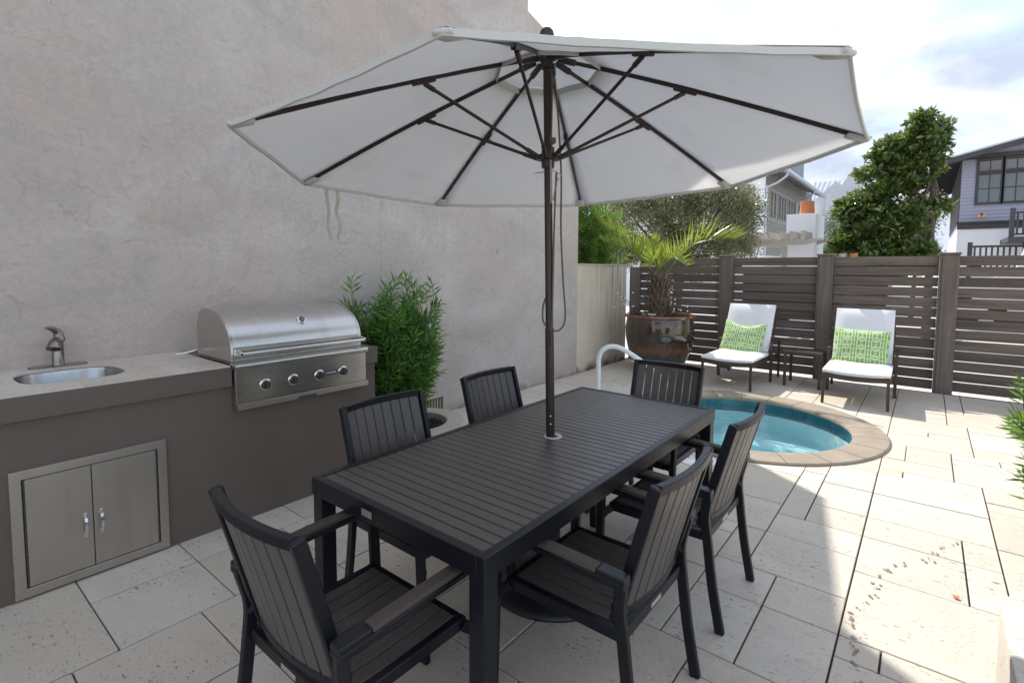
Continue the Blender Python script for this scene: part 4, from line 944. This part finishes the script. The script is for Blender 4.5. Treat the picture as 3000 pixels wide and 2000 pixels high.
for k in range(60):
    y = g.uniform(-.95,.95); x = g.uniform(-.45,.35); stems.append(((x,y,0), (x+g.normal()*.1, y+g.normal()*.1, 2.55+.8*g.random()-.35*abs(y))))
podocarpus('tall_podocarpus', 'bright green feathery shrub rising behind the low garden wall', (-4.85,7.75,-.04), stems, 'leaf_podocarpus_light', 23, None, .12, 22, sprays=34, sl=.36)

def build_palm():
    g = np.random.default_rng(9); t = thing('potted_palm', 'young yellow-green palm with shaggy trunk growing in the glazed pot', 'palm', (-3.22,7.62,.745))
    tr = MB(); tr.tube(smooth_path([(0,0,-.02),(0,0,.25),(0,0,.50),(.01,0,.72)], 5), [.15,.155,.16,.16,.155,.15,.145,.14,.13,.12,.11,.10,.09,.08,.07,.06], 18); tr.obj('trunk', 'palm_fibre', t, smooth=60)
    hs = MB()
    for k in range(120):                                 # cut leaf bases
        a = k*2.4; z = .02+.62*k/120; r = .15-.075*(z/.66); o = Vector((math.cos(a), math.sin(a), 0)); ln = .13+.08*g.random()
        p0 = Vector((0,0,z))+o*(r-.02); p1 = p0+o*(.05+.03*g.random())+Vector((0,0,ln*.55)); p2 = p1+o*(.03+.05*g.random())+Vector((0,0,ln*.55))
        hs.path([p0,p1,p2], .035*(.7+.6*g.random()), .009, up=tuple(o))
    hs.obj('leaf_bases', 'palm_fibre', t, bev=0)
    base = Vector((.01,0,.64)); fr = [((1.18,-.20,.60),.26,.46),((-1.02,-.10,.93),.10,.46),((-.86,-.30,.62),.16,.36),((.10,-.62,.20),.22,.36),((-.14,-.06,.62),.04,.34),((.62,-.55,.22),.24,.36),((-.42,.22,.62),.12,.34)]
    for tip, sag, LL in fr:
        tip = base+Vector(tip); md = base.lerp(tip, .45)+Vector((0,0,sag)); sp = smooth_path([base, md, tip], 12); n = len(sp)
        rc = MB().tube(sp, [.011*(1-i/n)+.002 for i in range(n)], 6).obj('frond', 'leaf_palm', t, smooth=60)
        P = []; D = []; Ls = []
        for i in range(34):
            f = .24+.76*i/34; q = f*(n-1); k = int(q); p = Vector(sp[k]).lerp(Vector(sp[min(k+1,n-1)]), q-k); d = (Vector(sp[min(k+1,n-1)])-Vector(sp[max(k-1,0)])).normalized()
            sd = d.cross(Vector((0,0,1))).normalized(); un = sd.cross(d)
            for s in (-1, 1):
                P.append(p); D.append(sd*s*(.62-.30*f)+d*(.55+.60*f)+un*(.72+.12*g.normal())); Ls.append(LL*math.sin(math.pi*min(1,.20+.74*f))**.6*(.85+.3*g.random()))
        me = leaf_mesh('leaflets', np.array([tuple(x) for x in P]), np.array([tuple(x) for x in D]), np.array(Ls), .0155, 'leaf_palm', .14, .35, 3); link('leaflets', me, rc)
build_palm()
fl = thing('firefly_lights', 'spray of white bead solar lights on black wires in the palm pot', 'garden lights', (-3.20,7.42,.745))
g = np.random.default_rng(12)
for k in range(20):
    s = -1 if k % 2 else 1; b = Vector((s*.16+.03*g.normal(), -.02+.03*g.normal(), 0)); e = b+Vector((s*(.08+.30*g.random()), .12*g.normal()-.05, .20+.30*g.random()))
    w_ = MB().tube(smooth_path([b, b.lerp(e,.5)+Vector((0,0,.06)), e], 4), .0016, 5).obj('wire', 'black_wire', fl); MB().ellipsoid(e, (.011,.011,.011), 10, 6).obj('bead', 'white_bead', w_, smooth=60)
MB().box(-.06,.06,-.10,-.09,.13,.15).obj('solar_panel', 'white_bead', fl); MB().tube([(0,-.09,0),(0,-.095,.13)], .004, 6).obj('stake', 'white_bead', fl)

# ================================================================== BEYOND THE FENCE
def siding(parent, mat, fn, u0, u1, z0, z1, pitch, cuts=(), name='siding_board'):
    """lapped boards along u; fn(u, out, z)->xyz; cuts are (ua,ub,za,zb) openings"""
    z = z0
    while z < z1-.01:
        zt = min(z+pitch, z1); segs = [(u0,u1)]
        for ua, ub, za, zb in cuts:
            if zb <= z+.01 or za >= zt-.01: continue
            ns = []
            for a, b in segs:
                if ub <= a or ua >= b: ns.append((a,b)); continue
                if ua > a: ns.append((a,ua))
                if ub < b: ns.append((ub,b))
            segs = ns
        for a, b in segs: MB().prism([(.030,z),(.008,zt),(0,zt),(0,z)], a, b, lambda o,zz,uu: fn(uu,o,zz)).obj(name, mat, parent)
        z = zt
def window(parent, fn, u0, u1, z0, z1, cols, rows, mat='charcoal_paint', fw=.07, depth=.03):
    w = MB()
    def bx(a, b, c, d, o0, o1): w.add([fn(u,o,z) for z in (c,d) for u, o in ((a,o0),(b,o0),(b,o1),(a,o1))], [(0,3,2,1),(4,5,6,7),(0,1,5,4),(1,2,6,5),(2,3,7,6),(3,0,4,7)])
    bx(u0-fw,u1+fw,z0-fw,z0,0,depth+.035); bx(u0-fw,u1+fw,z1,z1+fw,0,depth+.035); bx(u0-fw,u0,z0,z1,0,depth+.03); bx(u1,u1+fw,z0,z1,0,depth+.03)
    for c in range(1, cols): u = u0+(u1-u0)*c/cols; bx(u-.012,u+.012,z0,z1,.004,depth+.008)
    for r in range(1, rows): z = z0+(z1-z0)*r/rows; bx(u0,u1,z-.012,z+.012,.004,depth+.006)
    o = w.obj('window', mat, parent)
    for c in range(cols):
        for r in range(rows):
            a, b = u0+(u1-u0)*c/cols, u0+(u1-u0)*(c+1)/cols; zc, zd = z0+(z1-z0)*r/rows, z0+(z1-z0)*(r+1)/rows
            MB().add([fn(a,.002,zc),fn(b,.002,zc),fn(b,.002,zd),fn(a,.002,zd)], [(0,1,2,3)]).obj('pane', 'window_glass', o)
    return o
def house_lavender():
    Y = 22.; x0, x1 = .70, 9.; t = thing('lavender_house', 'lavender-grey clapboard house with charcoal trim and wide eave at the right', 'house', (x0,Y,0))
    fn = lambda u, o, z: (u, -o, z)
    MB().box(0,x1,.001,9.,-.05,5.2).obj('wall_core', 'lavender_paint', t); MB().box(-.01,x1,-.03,.0,-.05,2.88).obj('plaster_base', 'white_stucco', t); MB().box(-.03,-.001,-.0305,9.,-.05,2.88).obj('plaster_base', 'white_stucco', t)
    MB().box(-.04,x1,-.07,-.031,2.8805,3.05).obj('trim_band', 'charcoal_paint', t, bev=.006); MB().box(-.07,x1,-.11,-.032,3.0505,3.115).obj('trim_ledge', 'charcoal_paint', t, bev=.006)
    # gable wall above, boards cut to the roof slope
    slope = .23; eave = 5.10
    wins = [(.42+k*.60,.42+k*.60+.50) for k in range(5)]; W0, W1 = .34, wins[-1][1]+.08
    siding(t, 'lavender_paint', fn, 0, x1, 3.116, 5.06, .108, [(W0,W1,3.64,5.06)])
    z = 5.25
    while z < 6.6:
        ua = max(.1, (z-eave)/slope+.05); MB().prism([(.030,z),(.008,z+.108),(0,z+.108),(0,z)], ua, x1, lambda o,zz,uu: fn(uu,o,zz)).obj('siding_board', 'lavender_paint', t); z += .108
    MB().prism([(0,5.06),(x1,5.06),(x1,7.2),(0,5.1)], -.0, .0 +.12, lambda u,v,w: (u,w+.001,v)).obj('gable_core', 'lavender_paint', t)
    MB().box(-.03,x1,-.075,-.032,5.065,5.19).obj('head_trim', 'charcoal_paint', t, bev=.006)
    for a, b in wins:
        window(t, fn, a, b, 3.70, 4.55, 2, 2); window(t, fn, a, b, 4.68, 4.98, 2, 1)
    siding(t, 'charcoal_paint', lambda u,o,z: (-o, u, z), 0, 9., 3.116, 5.1, .108)
    # roof: standing-seam slab with deep eave and rafters
    m = MB(); m.prism([(-.78,eave-.78*slope+.06),(6,eave+6*slope+.10),(6,eave+6*slope+.16),(-.78,eave-.78*slope+.11)], -.55, 9.2, lambda u,v,w: (u,w,v)); m.obj('roof', 'roof_metal', t)
    MB().prism([(-.76,eave-.76*slope-.10),(6,eave+6*slope-.10),(6,eave+6*slope+.095),(-.76,eave-.76*slope+.055)], -.55, -.49, lambda u,v,w: (u,w,v)).obj('fascia', 'charcoal_paint', t)
    MB().box(-.775,-.735,-.55,9.2,eave-.78*slope-.13,eave-.78*slope+.055).obj('eave_board', 'charcoal_paint', t)
    for k in range(24): MB().prism([(-.73,eave-.73*slope-.08),(-.03,eave-.03*slope-.08),(-.03,eave-.03*slope+.05),(-.73,eave-.73*slope+.05)], -.45+k*.40, -.38+k*.40, lambda u,v,w: (u,w,v)).obj('rafter_tail', 'soffit_dark', t)
    # upper roof corner
    MB().prism([(1.58,6.28),(4.5,7.2),(4.5,7.3),(1.58,6.36)], -1.4, -.3, lambda u,v,w: (u,w,v)).obj('upper_roof', 'roof_metal', t)
    for k in range(5): MB().prism([(1.62,6.14),(4.4,7.02),(4.4,7.2),(1.62,6.275)], -1.36+k*.24, -1.30+k*.24, lambda u,v,w: (u,w,v)).obj('rafter_tail', 'soffit_dark', t)
    lamp = MB().box(.500,.56,-.10,-.031,3.30,3.36).obj('wall_lamp', 'charcoal_paint', t)
    for s in (-1, 1): MB().ellipsoid((.53+s*.055,-.13,3.27), (.045,.045,.06), 10, 6).obj('lamp_shade', 'amber_glass', lamp, smooth=60)
    # balustrades and stair
    def baluster(x0, x1, y, z0, z1, name='balustrade'):
        b = MB().box(x0,x1,y-.03,y+.03,z1-.06,z1).obj(name, 'charcoal_paint', t); MB().box(x0,x1,y-.02,y+.02,z0,z0+.05).obj('bottom_rail', 'charcoal_paint', b)
        n = int((x1-x0)/.125)
        for k in range(n): MB().box(x0+.04+k*.125,x0+.085+k*.125,y-.02,y+.02,z0+.05,z1-.06).obj('baluster', 'charcoal_paint', b)
        for x in (x0-.10, x1): MB().box(x,x+.11,y-.055,y+.055,z0-.2,z1+.10).obj('newel', 'charcoal_paint', b, bev=.01)
    baluster(.28,1.35,-1.6,1.55,2.30); baluster(1.10,2.6,-2.1,2.55,3.20)
    MB().box(.98,3.,-2.3,-.2,2.36,2.50).obj('landing', 'charcoal_paint', t)
    m = MB().prism([(.5,1.3)]+[(.5+.75*math.sin(a), 1.35+.62*(1-math.cos(a))) for a in np.linspace(.2,1.57,10)]+[(1.32,2.28),(1.62,2.30),(1.78,1.3)], -2.6, -2.35, lambda u,v,w: (u,w,v)); m.obj('curved_wall', 'white_stucco', t)
    m = MB()
    for k in range(9): m.box(1.80,2.6,-2.9-.0,-2.4,1.25+k*.13,1.29+k*.13)
    m.obj('stair', 'charcoal_paint', t)
house_lavender()

def house_grey():
    X, Y = -5.54, 24.; t = thing('grey_house', 'house with white stucco front and olive-grey siding, copper-edged eave and downspouts', 'house', (X,Y,0))
    MB().box(-12,-.001,.0,11.,-.05,6.0).obj('wall_core', 'white_stucco', t)
    side = lambda u, o, z: (o, u, z)
    wins = [(.75,1.95,2),(2.35,4.05,3),(4.45,6.2,3),(6.9,8.2,2),(8.6,9.9,2)]; cuts = [(a-.12,b+.12,3.78,5.10) for a, b, n in wins]
    siding(t, 'olive_grey_paint', side, .06, 11., 2.2, 6.0, .122, cuts)
    for a, b, n in wins:
        w = (b-a)/n
        for k in range(n): window(t, side, a+w*k+.10, a+w*(k+1)-.10, 3.92, 4.98, 2, 3, 'olive_grey_paint', .095, .02)
    # arched recess with siding infill and windows on the white front
    A = [(-1.75,2.4)]+[(-1.35+ .95*math.cos(a)*1.0-.0, 5.06+.28*math.sin(a)) for a in np.linspace(math.pi,0,14)]+[(-.40,2.4)]
    A[0] = (-2.30,2.4)
    MB().prism(A, -.03, -.001, lambda u,v,w: (u,w,v)).obj('arched_bay', 'olive_grey_paint', t)
    fr = lambda u, o, z: (u, -.031-o, z)
    for a in (-2.1,-1.20): window(t, fr, a, a+.62, 3.5, 4.7, 2, 3, 'tan_paint', .07)
    for a in (-5.0,-3.9): window(t, lambda u,o,z: (u,-.001-o,z), a, a+.7, 4.0, 4.9, 2, 2, 'white_stucco', .06)
    for z in np.arange(2.6,5.1,.122):
        MB().box(-2.22,-.46,-.042,-.0305,z,z+.01).obj('siding_board', 'olive_grey_paint', t)
    # eave, gutter and downspouts
    MB().prism([(-.6,6.45),(.85,5.66),(.85,5.72),(-.6,6.55)], -1.2, 9.3, lambda u,v,w: (u,w,v)).obj('roof', 'roof_metal', t)
    for k in range(24): MB().prism([(.02,5.95),(.80,5.54),(.80,5.64),(.02,6.07)], -1.1+k*.43, -1.03+k*.43, lambda u,v,w: (u,w,v)).obj('rafter_tail', 'olive_grey_paint', t)
    MB().prism([(.80,5.56),(.95,5.56),(.97,5.68),(.94,5.68),(.92,5.59),(.82,5.59),(.82,5.66),(.80,5.66)], -1.25, 9.35, lambda u,v,w: (u,w,v)).obj('gutter', 'gutter_metal', t)
    for y in (-.02, 6.35): MB().tube(smooth_path([(.88,y-.25,5.56),(.86,y-.25,5.42),(.5,y-.1,5.2),(.12,y+.02,5.06),(.07,y+.02,4.9),(.07,y+.02,2.2)], 4), .045, 10).obj('downspout', 'gutter_metal', t, smooth=50)
    # tower of tall windows above the roof
    tw = MB().box(-3.2,-.5,5.4,11.0,5.9,8.6).obj('upper_storey', 'olive_grey_paint', t)
    for k in range(9): window(t, lambda u,o,z: (-.499+o,u,z), 5.6+k*.60, 5.6+k*.60+.40, 6.6, 8.3, 1, 1, 'gutter_metal', .05)
    for k in range(5): window(t, lambda u,o,z: (u,5.399-o,z), -3.0+k*.5, -2.65+k*.5, 6.9, 8.3, 1, 1, 'gutter_metal', .05)
    MB().box(-3.4,-.2,5.1,11.3,8.6,8.75).obj('upper_roof', 'roof_metal', t)
house_grey()

def chimney():
    t = thing('chimney', 'white stucco outdoor chimney flaring at its base beyond the fence', 'chimney', (-2.92,15.,0)); w = .667
    prof = [(-.75,-.05),(-.75,1.55),(-.52,1.62),(-.30,1.75),(-.13,1.93),(-.03,2.15),(0,2.32),(0,2.99),(w,2.99),(w,-.05)]
    MB().prism(prof, 0, 1.33, lambda u,v,w_: (u,w_,v)).obj('stack', 'white_stucco', t, bev=.008)
    p = tag(MB().lathe([(.180,.0),(.176,.03),(.158,.31),(.162,.32),(.160,.345),(.142,.345),(.150,.05)], c=(0,0,0), n=36).obj('chimney_pot', 'terracotta', None, smooth=40), 'tapered orange terracotta pot standing on top of the white chimney', 'chimney pot'); p.location = (-2.53,15.42,2.9905)
    g = thing('pergola', 'taupe painted garden pergola with shaped rafter ends before the chimney', 'pergola', (-3.3,14.35,0))
    for y in (0, .9):
        MB().prism([(-1.4,2.175),(.92,2.175),(1.08,2.215),(1.2,2.27),(1.34,2.32),(1.34,2.328),(-1.4,2.328)], y, y+.06, lambda u,v,w_: (u,w_,v)).obj('beam', 'pergola_paint', g, bev=.004)
    pr = [(-.42,2.50),(-.40,2.43),(-.33,2.385),(-.27,2.33),(1.25,2.33),(1.31,2.385),(1.38,2.43),(1.40,2.50)]
    me = MB().prism(pr, -.03, .03, lambda u,v,w_: (w_,u,v)).mesh('rafter', 'pergola_paint', .004)
    for k in range(9): o = link('rafter', me, g); o.location.x = .94-k*.252; o.location.z = -.0005
    for x in (-1.25, .35): MB().box(x,x+.12,.30,.42,-.04,2.174).obj('post', 'pergola_paint', g, bev=.006)
chimney()
def house_dutch():
    t = thing('gabled_house', 'far white house with curved parapet gable and pale metal roof', 'house', (-3.9,36.,0))
    hs = [(-1.05,5.0),(-1.0,6.10),(-.80,6.12),(-.78,6.36),(-.55,6.40),(-.25,6.58),(-.08,6.80),(0,7.05),(.03,7.11),(.24,7.13),(.30,7.30),(.45,7.42),(.62,7.46),(.85,7.40),(.98,7.28),(1.05,7.13),(1.28,7.11),(1.31,7.05),(1.39,6.80),(1.56,6.58),(1.86,6.40),(2.09,6.36),(2.11,6.12),(2.31,6.10),(2.36,5.0),(2.36,-.05),(-1.05,-.05)]
    MB().prism(hs, 0, .35, lambda u,v,w: (u,w,v)).obj('gable_wall', 'grey_stucco', t)
    window(t, lambda u,o,z: (u,-o,z), .35, .95, 5.0, 5.9, 2, 2, 'white_stucco', .06)
    MB().tube(arc((1.20,7.13), .20, 0, 180, 14, lambda x,y: (x,.1,y)), .045, 8).obj('finial_loop', 'grey_stucco', t, smooth=50)
    m = MB().prism([(-3.0,4.6),(-.6,6.85),(1.9,4.6)], .35, 8, lambda u,v,w: (u,w,v)); m.obj('roof_mass', 'roof_metal', t)
    # broad standing-seam slope that faces the courtyard
    a, b, c, d = Vector((-2.6,.9,4.2)), Vector((.3,.9,4.2)), Vector((.3,3.6,6.95)), Vector((-2.0,3.6,6.95))
    a, b, c, d = Vector((-2.4,-.6,3.9)), Vector((-.75,-.6,3.9)), Vector((.35,3.0,7.3)), Vector((-2.1,3.0,7.3))
    MB().add([a,b,c,d,a-Vector((0,0,.1)),b-Vector((0,0,.1)),c-Vector((0,0,.1)),d-Vector((0,0,.1))], [(0,1,2,3),(7,6,5,4),(0,4,5,1),(1,5,6,2),(2,6,7,3),(3,7,4,0)]).obj('roof_slope', 'roof_metal', t)
    for k in range(10):
        s = k/9; MB().path([a.lerp(b,s)+Vector((0,0,.012)), d.lerp(c,s)+Vector((0,-.02,-.02))], .05, .05).obj('roof_seam', 'gutter_metal', t)
    MB().box(-2.6,-.4,.2,3.,-.05,4.5).obj('wing', 'grey_stucco', t)
house_dutch()
def house_low():
    t = thing('arched_garage', 'low white building with arched brown garage door glimpsed past the palm', 'building', (-15.6,26.,0))
    MB().box(-4,5.5,0,6,-.05,3.3).obj('wall', 'white_stucco', t)
    A = [(.1,0)]+[(1.35+1.25*math.cos(a), 2.05+.30*math.sin(a)) for a in np.linspace(math.pi,0,12)]+[(2.6,0)]
    d = MB().prism(A, -.04, -.001, lambda u,v,w: (u,w,v)).obj('garage_door', 'tan_paint', t)
    for k in range(4): MB().box(.42+k*.52,.80+k*.52,-.048,-.0402,1.55,2.12).obj('door_pane', 'window_glass', d)
    w = thing('white_outbuilding', 'white rendered outbuilding wall glimpsed through the oak', 'building', (-9.5,27.,0))
    MB().box(-3.4,3.0,0,4,-.05,6.2).obj('wall', 'white_stucco', w)
    for a in (-2.2,-.6,1.0): window(w, lambda u,o,z: (u,-o,z), a, a+.9, 3.6, 4.9, 2, 2, 'tan_paint', .07)
house_low()

# trees -------------------------------------------------------------
def tree(name, label, loc, trunk, blobs, n, L, W, mat, seed, group=None, limbs=10, cat='tree', clump=.16, per=14, curl=.1, trunk_r=.12, droop=0, shell=.5):
    g = np.random.default_rng(seed); t = thing(name, label, cat, loc, 0, group)
    tk = MB(); sp = smooth_path(trunk, 5); m = len(sp); tk.tube(sp, [trunk_r*(1-.7*i/m) for i in range(m)], 9)
    B = [(np.array(c), np.array(r)) for c, r in blobs]; wts = np.array([r.prod()**(2/3) for c, r in B]); wts /= wts.sum()
    for k in range(limbs):
        c, r = B[k % len(B)]; s0 = Vector(sp[int(m*(.45+.5*g.random()))-1]); e = Vector(c+(g.random(3)-.5)*r*1.1); md = s0.lerp(e,.5)+Vector((g.normal()*.12,g.normal()*.12,.12))
        q = smooth_path([s0, md, e], 5); tk.tube(q, [trunk_r*.42*(1-.85*i/len(q)) for i in range(len(q))], 6)
    tk.obj('trunk', 'bark', t, smooth=60)
    nc = n//per; idx = g.choice(len(B), nc, p=wts); C = np.array([B[i][0] for i in idx]); Rr = np.array([B[i][1] for i in idx])
    d = g.normal(size=(nc,3)); d /= np.linalg.norm(d, axis=1)[:,None]; rad = (shell+(1-shell)*g.random(nc))**.8*(.86+.22*g.random(nc)); cc = C+d*Rr*rad[:,None]
    out = d*np.array([1,1,.7])+np.array([0,0,.35-droop]); pos = np.repeat(cc, per, 0)+g.normal(size=(nc*per,3))*clump; dr = np.repeat(out, per, 0)*.55+g.normal(size=(nc*per,3))*.55
    link('crown', leaf_mesh('crown', pos, dr, L*g.uniform(.65,1.25,nc*per), W*g.uniform(.75,1.2,nc*per), mat, curl, .5, seed), t); return t
mg = np.random.default_rng(77); MGX = []
for k in range(26):
    z_ = 1.9+3.0*mg.random(); xr = .88; xl = -1.0+1.05*(z_-3.45) if z_ > 3.45 else -.95; x_ = xl+(xr-xl)*(0 if mg.random() < .5 else mg.random())+mg.normal()*.06
    MGX.append(((x_, -.35*mg.random(), z_), (.13+.15*mg.random(), .2, .12+.16*mg.random())))
tree('magnolia_tree', 'tall glossy dark green magnolia leaning right above the fence centre', (-.72,15.,0), [(.74,.1,0),(.74,0,1.9),(.72,0,3.2),(.66,0,4.4)],
     [((.72,0,4.62),(.28,.3,.38)),((.58,0,4.1),(.42,.4,.45)),((.15,0,3.6),(.55,.5,.42)),((-.38,0,3.15),(.56,.5,.42)),((-.45,-.1,2.5),(.55,.5,.5)),((.18,-.2,2.7),(.60,.5,.6)),((.0,-.2,1.8),(.88,.6,.5))]+MGX, 17600, .15, .068, 'leaf_magnolia', 31, limbs=16, clump=.035, per=11, trunk_r=.09, curl=.12, shell=.20)
q = .74; OB = [((-1.9,0,3.9),(1.3,1.2,.9)),((-.4,-.3,4.3),(1.5,1.3,1.0)),((1.2,0,4.1),(1.2,1.2,.85)),((2.25,-.2,3.4),(.75,.9,.85)),((.2,-.4,3.1),(1.6,1.2,.8)),((-2.4,-.2,2.8),(.95,.9,.7)),((2.0,-.1,2.3),(.80,.8,.55)),((-.9,-.2,2.3),(1.3,1.0,.55)),((.8,-.4,2.2),(1.1,.9,.55)),((-2.2,0,2.0),(.9,.8,.5)),((.2,-.2,1.5),(1.6,.8,.5))]
tree('oak_tree', 'broad grey-green evergreen oak spreading behind the potted palm', (-5.18,13.3,0), [(0,0,0),(.08,0,1.3),(-.08,0,2.0),(-.2,0,2.9)],
     [((c[0]*q,c[1]*q,1.56+(c[2]-1.56)*q),(r_[0]*q,r_[1]*q,r_[2]*q)) for c, r_ in OB], 60000, .066, .029, 'leaf_oak', 32, limbs=34, clump=.095, per=16, trunk_r=.14, shell=.22)
tree('olive_tree', 'soft grey-green feathery tree between the chimney and the magnolia', (-2.35,21.,0), [(0,0,0),(.05,0,1.6),(0,0,2.8)], [((0,0,3.0),(.55,.6,.8)),((.35,0,2.4),(.6,.6,.55)),((-.15,0,2.0),(.6,.6,.5))], 7000, .10, .028, 'leaf_olive', 33, limbs=8, clump=.12, per=12, trunk_r=.07)
tree('pale_shrub_tree', 'small light yellow-green shrubby tree left of the magnolia base', (-1.75,17.,0), [(0,0,0),(.03,0,1.2),(0,0,1.9)], [((0,0,2.35),(.42,.45,.42)),((.22,0,1.9),(.40,.4,.42)),((-.2,0,1.7),(.3,.4,.35))], 3600, .09, .04, 'leaf_light', 34, limbs=6, clump=.08, per=10, trunk_r=.05, cat='shrub')
tree('grey_oak', 'thin grey-green tree between the magnolia and the lavender house', (-.35,20.,0), [(0,0,0),(.05,0,1.8),(.1,0,3.2)], [((.05,0,3.3),(.5,.5,.75)),((-.1,0,2.3),(.5,.5,.6)),((.15,0,2.0),(.4,.5,.6))], 7500, .085, .034, 'leaf_oak', 35, limbs=9, clump=.12, per=12, trunk_r=.07)
def fan_palm():
    g = np.random.default_rng(41); t = thing('fan_palm', 'bluish green fan palm peeping over the fence beside the chimney', 'palm', (-1.98,17.6,0))
    MB().tube([(0,0,0),(.02,0,1.6)], [.12,.09], 10).obj('trunk', 'palm_fibre', t, smooth=60)
    for k in range(16):
        a = k*2.4; el = .15+.9*g.random(); d = Vector((math.cos(a)*math.cos(el), math.sin(a)*math.cos(el), math.sin(el))); p = Vector((0,0,1.65)); e = p+d*.55
        f = MB().tube([p, e], .012, 5).obj('frond', 'leaf_fan', t); s = d.cross(Vector((0,0,1))).normalized(); P = []; D = []
        for j in range(26): b = -1.3+2.6*j/25; P.append(tuple(e)); D.append(tuple(d*math.cos(b)+s*math.sin(b)+Vector((0,0,-.15))))
        link('leaflets', leaf_mesh('leaflets', np.array(P), np.array(D), .50, .032, 'leaf_fan', .15, .45, k), f)
fan_palm()
# small raised bed seen beyond the fence
bed = thing('garden_box', 'dark timber planter box with clay pots behind the fence near the magnolia', 'planter', (-1.5,13.2,0))
MB().box(-.30,.40,0,.3,-.04,1.80).obj('box', 'soffit_dark', bed)
for k in range(3):
    p = tag(MB().lathe([(.055,0),(.075,.11),(.08,.12),(.06,.12)], n=20).obj('clay_pot', 'terracotta' if k == 2 else 'tan_paint', None, smooth=40), ['small tan clay pot on the dark planter box, left end','small tan clay pot on the dark planter box, middle','small orange clay pot on the dark planter box, right end'][k], 'pot', 'clay pots on the planter box'); p.location = (-1.66+.20*k,13.3,1.8005)

fl_ = tag(MB().add([(0,0,.002),(.018,.012,.010),(.045,0,.006),(.018,-.014,.012)], [(0,1,2),(0,2,3)]).obj('fallen_leaf', 'terracotta'), 'small curled reddish dry leaf lying on the sunny paving', 'leaf'); fl_.location = (.19,3.16,.001); fl_.rotation_euler.z = 2.4
